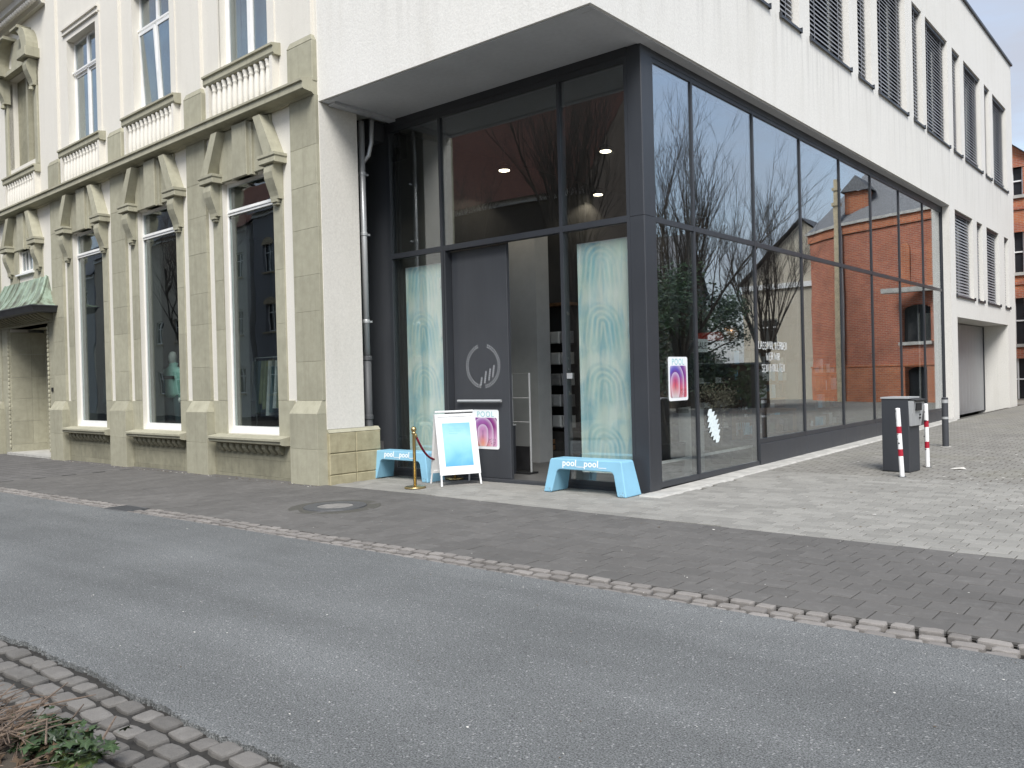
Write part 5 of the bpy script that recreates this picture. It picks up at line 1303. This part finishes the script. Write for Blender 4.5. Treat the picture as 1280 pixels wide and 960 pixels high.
# red brick chapel mirrored in the far side panes: polygonal end
ch = thing('brick_chapel', 'red brick building with slate roof mirrored in the far side panes', 'building', (1.35, 39.45, 0), 0)
def facet(a, b, z1, holes=(), h=8.1, blind=()):
    a, b = Vector(a), Vector(b); d = b-a; l = d.length; ang = math.atan2(d.y, d.x)
    p = part('wall_facet', ch, (a.x, a.y, 0), ang)
    MB().wall(0, l, 1.7, h, 0, .4, holes).build('wall', M['brick'], p)
    MB().wall(0, l, -.3, 1.7, -.06, .4, [(x0, x1, z0-.0, min(z2, 1.71)) for x0, x1, z0, z2 in holes if z0 < 1.7]).build('plinth', M['brick_orange'], p)
    MB().box(-.05, l+.05, -.09, .0, 1.70, 1.78).build('string_course', M['brick_orange'], p)
    MB().box(-.1, l+.1, -.16, .1, h-.02, h+.10).build('eaves_cornice', M['concrete'], p); MB().box(-.05, l+.05, -.07, .0, h-.4, h-.021).build('corbel_band', M['brick_orange'], p)
    for x0, x1, z0, z2 in holes:
        wn = MB().box(x0, x1, .20, .22, z0, z2).build('window_pane', M['black_gloss'], p)
        pts = [(x0, z2-.22)]+[((x0+x1)/2+(x1-x0)/2*math.cos(math.pi-math.pi*k/8), z2-.22+.22*math.sin(math.pi*k/8)) for k in range(1, 8)]+[(x1, z2-.22), (x1, z2+.02), (x0, z2+.02)]
        MB().prism(pts[:-2]+[(x1, z2+.01), (x0, z2+.01)], .05, .19, 'y').build('arch_infill', M['brick'], p)
        MB().box(x0-.1, x1+.1, -.12, .1, z0-.14, z0-.002).build('sill', M['concrete'], p)
        MB().box((x0+x1)/2-.03, (x0+x1)/2+.03, .15, .2, z0, z2).build('glazing_bar', M['cast_iron'], p)
    for x0, x1, z0, z2 in blind:
        pts = [(x0, z0), (x1, z0), (x1, z2-.3)]+[((x0+x1)/2+(x1-x0)/2*math.cos(math.pi*k/6), z2-.3+.3*math.sin(math.pi*k/6)) for k in range(1, 6)]+[(x0, z2-.3)]
        MB().prism(pts, -.045, .0, 'y').build('blind_arch', M['brick_orange'], p)
    return p
# corners relative to the root (1.35, 39.45): from the far right towards the alley
P = [(2.0, 1.6), (-.0, .0), (-2.45, -.85), (-4.45, -1.5), (-5.6, -.2), (-5.9, 2.6)]
C_ = [(P[i+1], P[i]) for i in range(len(P)-1)]
facet(*C_[0], 0); facet(*C_[1], 0)
facet(*C_[2], 0, [(.45, 1.75, 2.7, 4.25), (.6, 1.6, -.2, 1.65)], blind=[(.15, .55, 4.9, 6.9), (1.3, 1.75, 4.9, 6.9)])
facet(*C_[3], 0, blind=[(.5, 1.1, 4.9, 6.9)]); facet(*C_[4], 0)
rv = [(x, y, 8.2) for x, y in P]; ap = (-1.6, 3.2, 12.2)
ext = [(3.0, 8., 8.2), (-6., 8., 8.2)]
MB().add([(p[0]*1.03+(.0), p[1]-.15, 8.2) for p in P]+[ap, (-1.6, 9., 12.2), (3.0, 9., 8.2), (-6.0, 9., 8.2)],
         [(1,0,6),(2,1,6),(3,2,6),(4,3,6),(5,4,6),(0,8,7,6),(5,6,7,9)]).build('roof', M['slate'], ch)
MB().box(-.13, .13, -.13, .13, -.3, 9.0).box(-.18, .18, -.18, .18, 9.0, 9.15).box(-.12, .12, -.12, .12, 9.15, 9.7).box(-.17, .17, -.17, .17, 9.7, 9.82).box(-.1, .1, -.1, .1, 9.82, 10.2).build('stone_pier', M['sandstone_trim'], ch).location = (.12, -.12, 0)
MB().box(-.5, .5, -.4, .6, 8.6, 9.6).build('dormer', M['brick_orange'], ch).location = (-.7, .5, 0)
MB().add([(-.65,-.55,9.6),(.65,-.55,9.6),(0,-.55,10.3),(-.65,.9,9.6),(.65,.9,9.6),(0,.9,10.3)], [(0,2,5,3),(2,1,4,5),(0,1,2)]).build('dormer_roof', M['slate'], ch).location = (-.7, .5, 0)
MB().tube([(-.05, -.12, .0), (-.05, -.12, 8.0)], .06, 8).build('downpipe', M['zinc'], ch)
MB().box(-4.2, -2.2, -1.75, -1.3, 4.75, 4.95).build('stone_band', M['concrete'], ch)
# orange brick building closing the alley (seen directly at the right edge)
bk = thing('brick_building', 'orange brick building with arched windows at the end of the alley', 'building', (-13.5, 44, 0), 0)
wcol = [(5.9, 6.75, 9.2, 10.5), (5.9, 6.75, 5.75, 7.6), (5.9, 6.75, 2.55, 4.65), (5.9, 6.9, .0, 1.95)]
MB().wall(0, 9.6, -.3, 8.6, 0, .4, [h for h in wcol if h[3] < 8.6]).build('wall', M['brick_orange'], bk)
MB().wall(.0, 9.6, 8.6, 10.9, 0, .4, [wcol[0], (7.8, 10, 8.0, 11)]).build('wall', M['brick_orange'], bk)
MB().box(9.2, 9.6, .4, 9, -.3, 8.6).build('side_wall', M['brick_orange'], bk)
MB().add([(4.2,-.25,13.4),(10.1,-.25,8.2),(10.1,9,8.2),(4.2,9,13.4),(-1.7,-.25,8.2),(-1.7,9,8.2)], [(0,1,2,3),(4,0,3,5)]).build('roof', M['slate'], bk)
MB().prism([(0.0,10.9),(7.0,10.9),(4.2,13.3)], .0, .35, 'y').build('gable', M['brick_orange'], bk)
for x0, x1, z0, z1 in wcol:
    wn = part('window', bk)
    MB().box(x0, x1, .2, .22, z0, z1).build('pane', M['black_gloss'], wn)
    MB().box(x0, x0+.06, .12, .2, z0, z1).box(x1-.06, x1, .12, .2, z0, z1).box((x0+x1)/2-.03, (x0+x1)/2+.03, .12, .2, z0, z1).box(x0+.06, x1-.06, .125, .2, (z0+z1)/2-.03, (z0+z1)/2+.03).build('frame', M['white_frame'], wn)
    MB().box(x0-.08, x1+.08, -.1, .05, z0-.14, z0-.002).build('sill', M['concrete'], wn)
    pts = [((x0+x1)/2+((x1-x0)/2+.2)*math.cos(math.pi*k/8), z1-.05+.42*math.sin(math.pi*k/8)) for k in range(9)]
    MB().prism(pts, -.03, .0, 'y').build('arch', M['brick'], wn)
for z in (5.2, 8.55): MB().box(0, 9.6, -.06, .0, z, z+.14).build('string_course', M['brick'], bk)
house('gabled_house', 'beige gabled house mirrored in the middle side panes', (.95, 42.5, 0), 0, 6.6, 9, 6.1, 9.3, M['house_beige'], M['slate'], [5.2], [3.0], .9, 1.3, gable=True)
house('slate_house', 'low dark house with white windows mirrored in the near side panes', (10.6, 40.5, 0), R(-14), 12, 8, 6.2, 9.6, M['house_brown'], M['slate'], [1.2, 3.4, 6., 8.6], [1.0, 4.3], .8, 1.1)
house('slate_house', 'low dark house with grey roof mirrored beside the bare trees', (22.5, 33.5, 0), R(-38), 12, 8, 5.0, 8.4, M['house_grey'], M['slate'], [1.4, 4., 6.6, 9.2], [1.0, 3.2], .9, 1.2)
gw = thing('garden_wall', 'dark brick boundary wall mirrored low in the side panes', 'wall', (2.2, 33.0, 0), R(-14))
MB().box(0, 14, 0, .3, -.2, 1.9).build('wall', M['house_brown'], gw); MB().box(-.05, 14.05, -.05, .35, 1.9, 1.98).build('coping', M['slate'], gw)

# bare trees
def bare_tree(name, label, loc, hgt, seed, spread=.33, n0=9, group=None, trunk=.2, fork=.28):
    r = random.Random(seed); t = thing(name, label, 'tree', loc, 0, group)
    tr = MB(); cr = MB()
    base = [(0, 0, -.1), (.03, .02, hgt*fork*.5), (.0, .05, hgt*fork)]
    tr.tube(base, [trunk*1.25, trunk, trunk*.85], 9)
    def grow(p, d, l, rad, depth):
        pts = [p]; rs_ = [rad]; q = p; dd = d.copy(); n = 4
        for i in range(n):
            dd = (dd+Vector((r.gauss(0, .10), r.gauss(0, .10), r.gauss(.06, .06)))).normalized()
            q = q+dd*l/n; pts.append(q); rs_.append(rad*(1-.72*(i+1)/n))
        (tr if depth == 0 else cr).tube(pts, rs_, 6 if depth == 0 else (4 if depth == 1 else 3), cap=False)
        if depth >= 3: return
        for k in range((7, 6, 5)[depth]):
            i = r.uniform(.25, .98)*n; j = min(n-1, int(i)); a = pts[j].lerp(pts[j+1], i-j)
            ax = Vector((r.gauss(0, 1), r.gauss(0, 1), r.gauss(0, .3))).normalized()
            nd = (dd*1.0+ax*r.uniform(.28, .6)+Vector((0, 0, .28))).normalized()
            grow(a, nd, l*r.uniform(.38, .62), max(.005, rs_[j]*.5), depth+1)
    for k in range(n0):
        a = 2*math.pi*k/n0+r.uniform(-.3, .3); s = spread*r.uniform(.3, 1.3)
        grow(Vector(base[-1])-Vector((0, 0, r.uniform(0, .5))), Vector((math.cos(a)*s, math.sin(a)*s, 1)).normalized(), hgt*(1-fork)*r.uniform(.68, .92), trunk*.42, 0)
    tr.build('trunk', M['bark'], t); cr.build('crown', M['twigs_tree'], t)
TG = 'bare trees around the crossing'
bare_tree('bare_tree', 'large bare tree mirrored in the first two side panes', (3.6, 28.5, 0), 9.2, 1, .36, 12, TG, .2, .22)
bare_tree('bare_tree', 'bare tree mirrored in the third side pane', (3.5, 35.8, 0), 8.2, 2, .24, 10, TG, .14, .25)
bare_tree('bare_tree', 'bare tree mirrored at the near edge of the side glass', (6.4, 24.0, 0), 8.6, 3, .40, 11, TG, .2, .25)
bare_tree('bare_tree', 'bare tree mirrored in the right upper front pane', (-17.8, -5.0, 0), 12.5, 4, .28, 10, TG)
bare_tree('bare_tree', 'bare tree mirrored in the middle upper front pane', (-24.0, -4.6, 0), 8.8, 5, .42, 12, TG, .18, .3)
bare_tree('bare_tree', 'bare street tree mirrored in the middle stone window', (-43.5, -4.2, -.1), 10.5, 6, .34, 10, TG)

def evergreen(label, loc, h, rad, n, seed):
    r = random.Random(seed); t = thing('evergreen_tree', label, 'tree', loc)
    MB().tube([(0, 0, -.1), (.05, 0, h*.4), (0, .05, h*.75)], [.16, .12, .05], 7).build('trunk', M['bark'], t)
    for k in range(9): a = k*.7; MB().tube([(0, 0, h*(.2+.06*k)), (math.cos(a)*rad*.6, math.sin(a)*rad*.6, h*(.3+.06*k))], [.05, .02], 5).build('limb', M['bark'], t)
    lobes = [Vector((r.gauss(0, .42)*rad, r.gauss(0, .42)*rad, h*r.uniform(.22, .86))) for _ in range(26)]; mb = MB()
    for k in range(n):
        c = r.choice(lobes)+Vector((r.gauss(0, 1), r.gauss(0, 1), r.gauss(0, .9))).normalized()*r.uniform(.25, 1.)*rad*.34; s = r.uniform(.05, .11)
        a = Vector((r.gauss(0, 1), r.gauss(0, 1), r.gauss(0, 1))).normalized(); b = a.orthogonal().normalized()
        mb.add([c-a*s, c+b*s*.5, c+a*s, c-b*s*.5], [(0, 1, 2, 3)])
    mb.build('crown', plain('evergreen_leaf', (.03, .055, .022), .4, var=.3, scale=3, rnd=.4), t)
evergreen('dark evergreen mirrored low in the first side panes', (4.6, 26.6, 0), 6.2, 2.9, 12000, 3)
evergreen('dark evergreen mirrored behind the bare trees in the side glass', (4.4, 31.6, 0), 6.0, 2.4, 10000, 5)
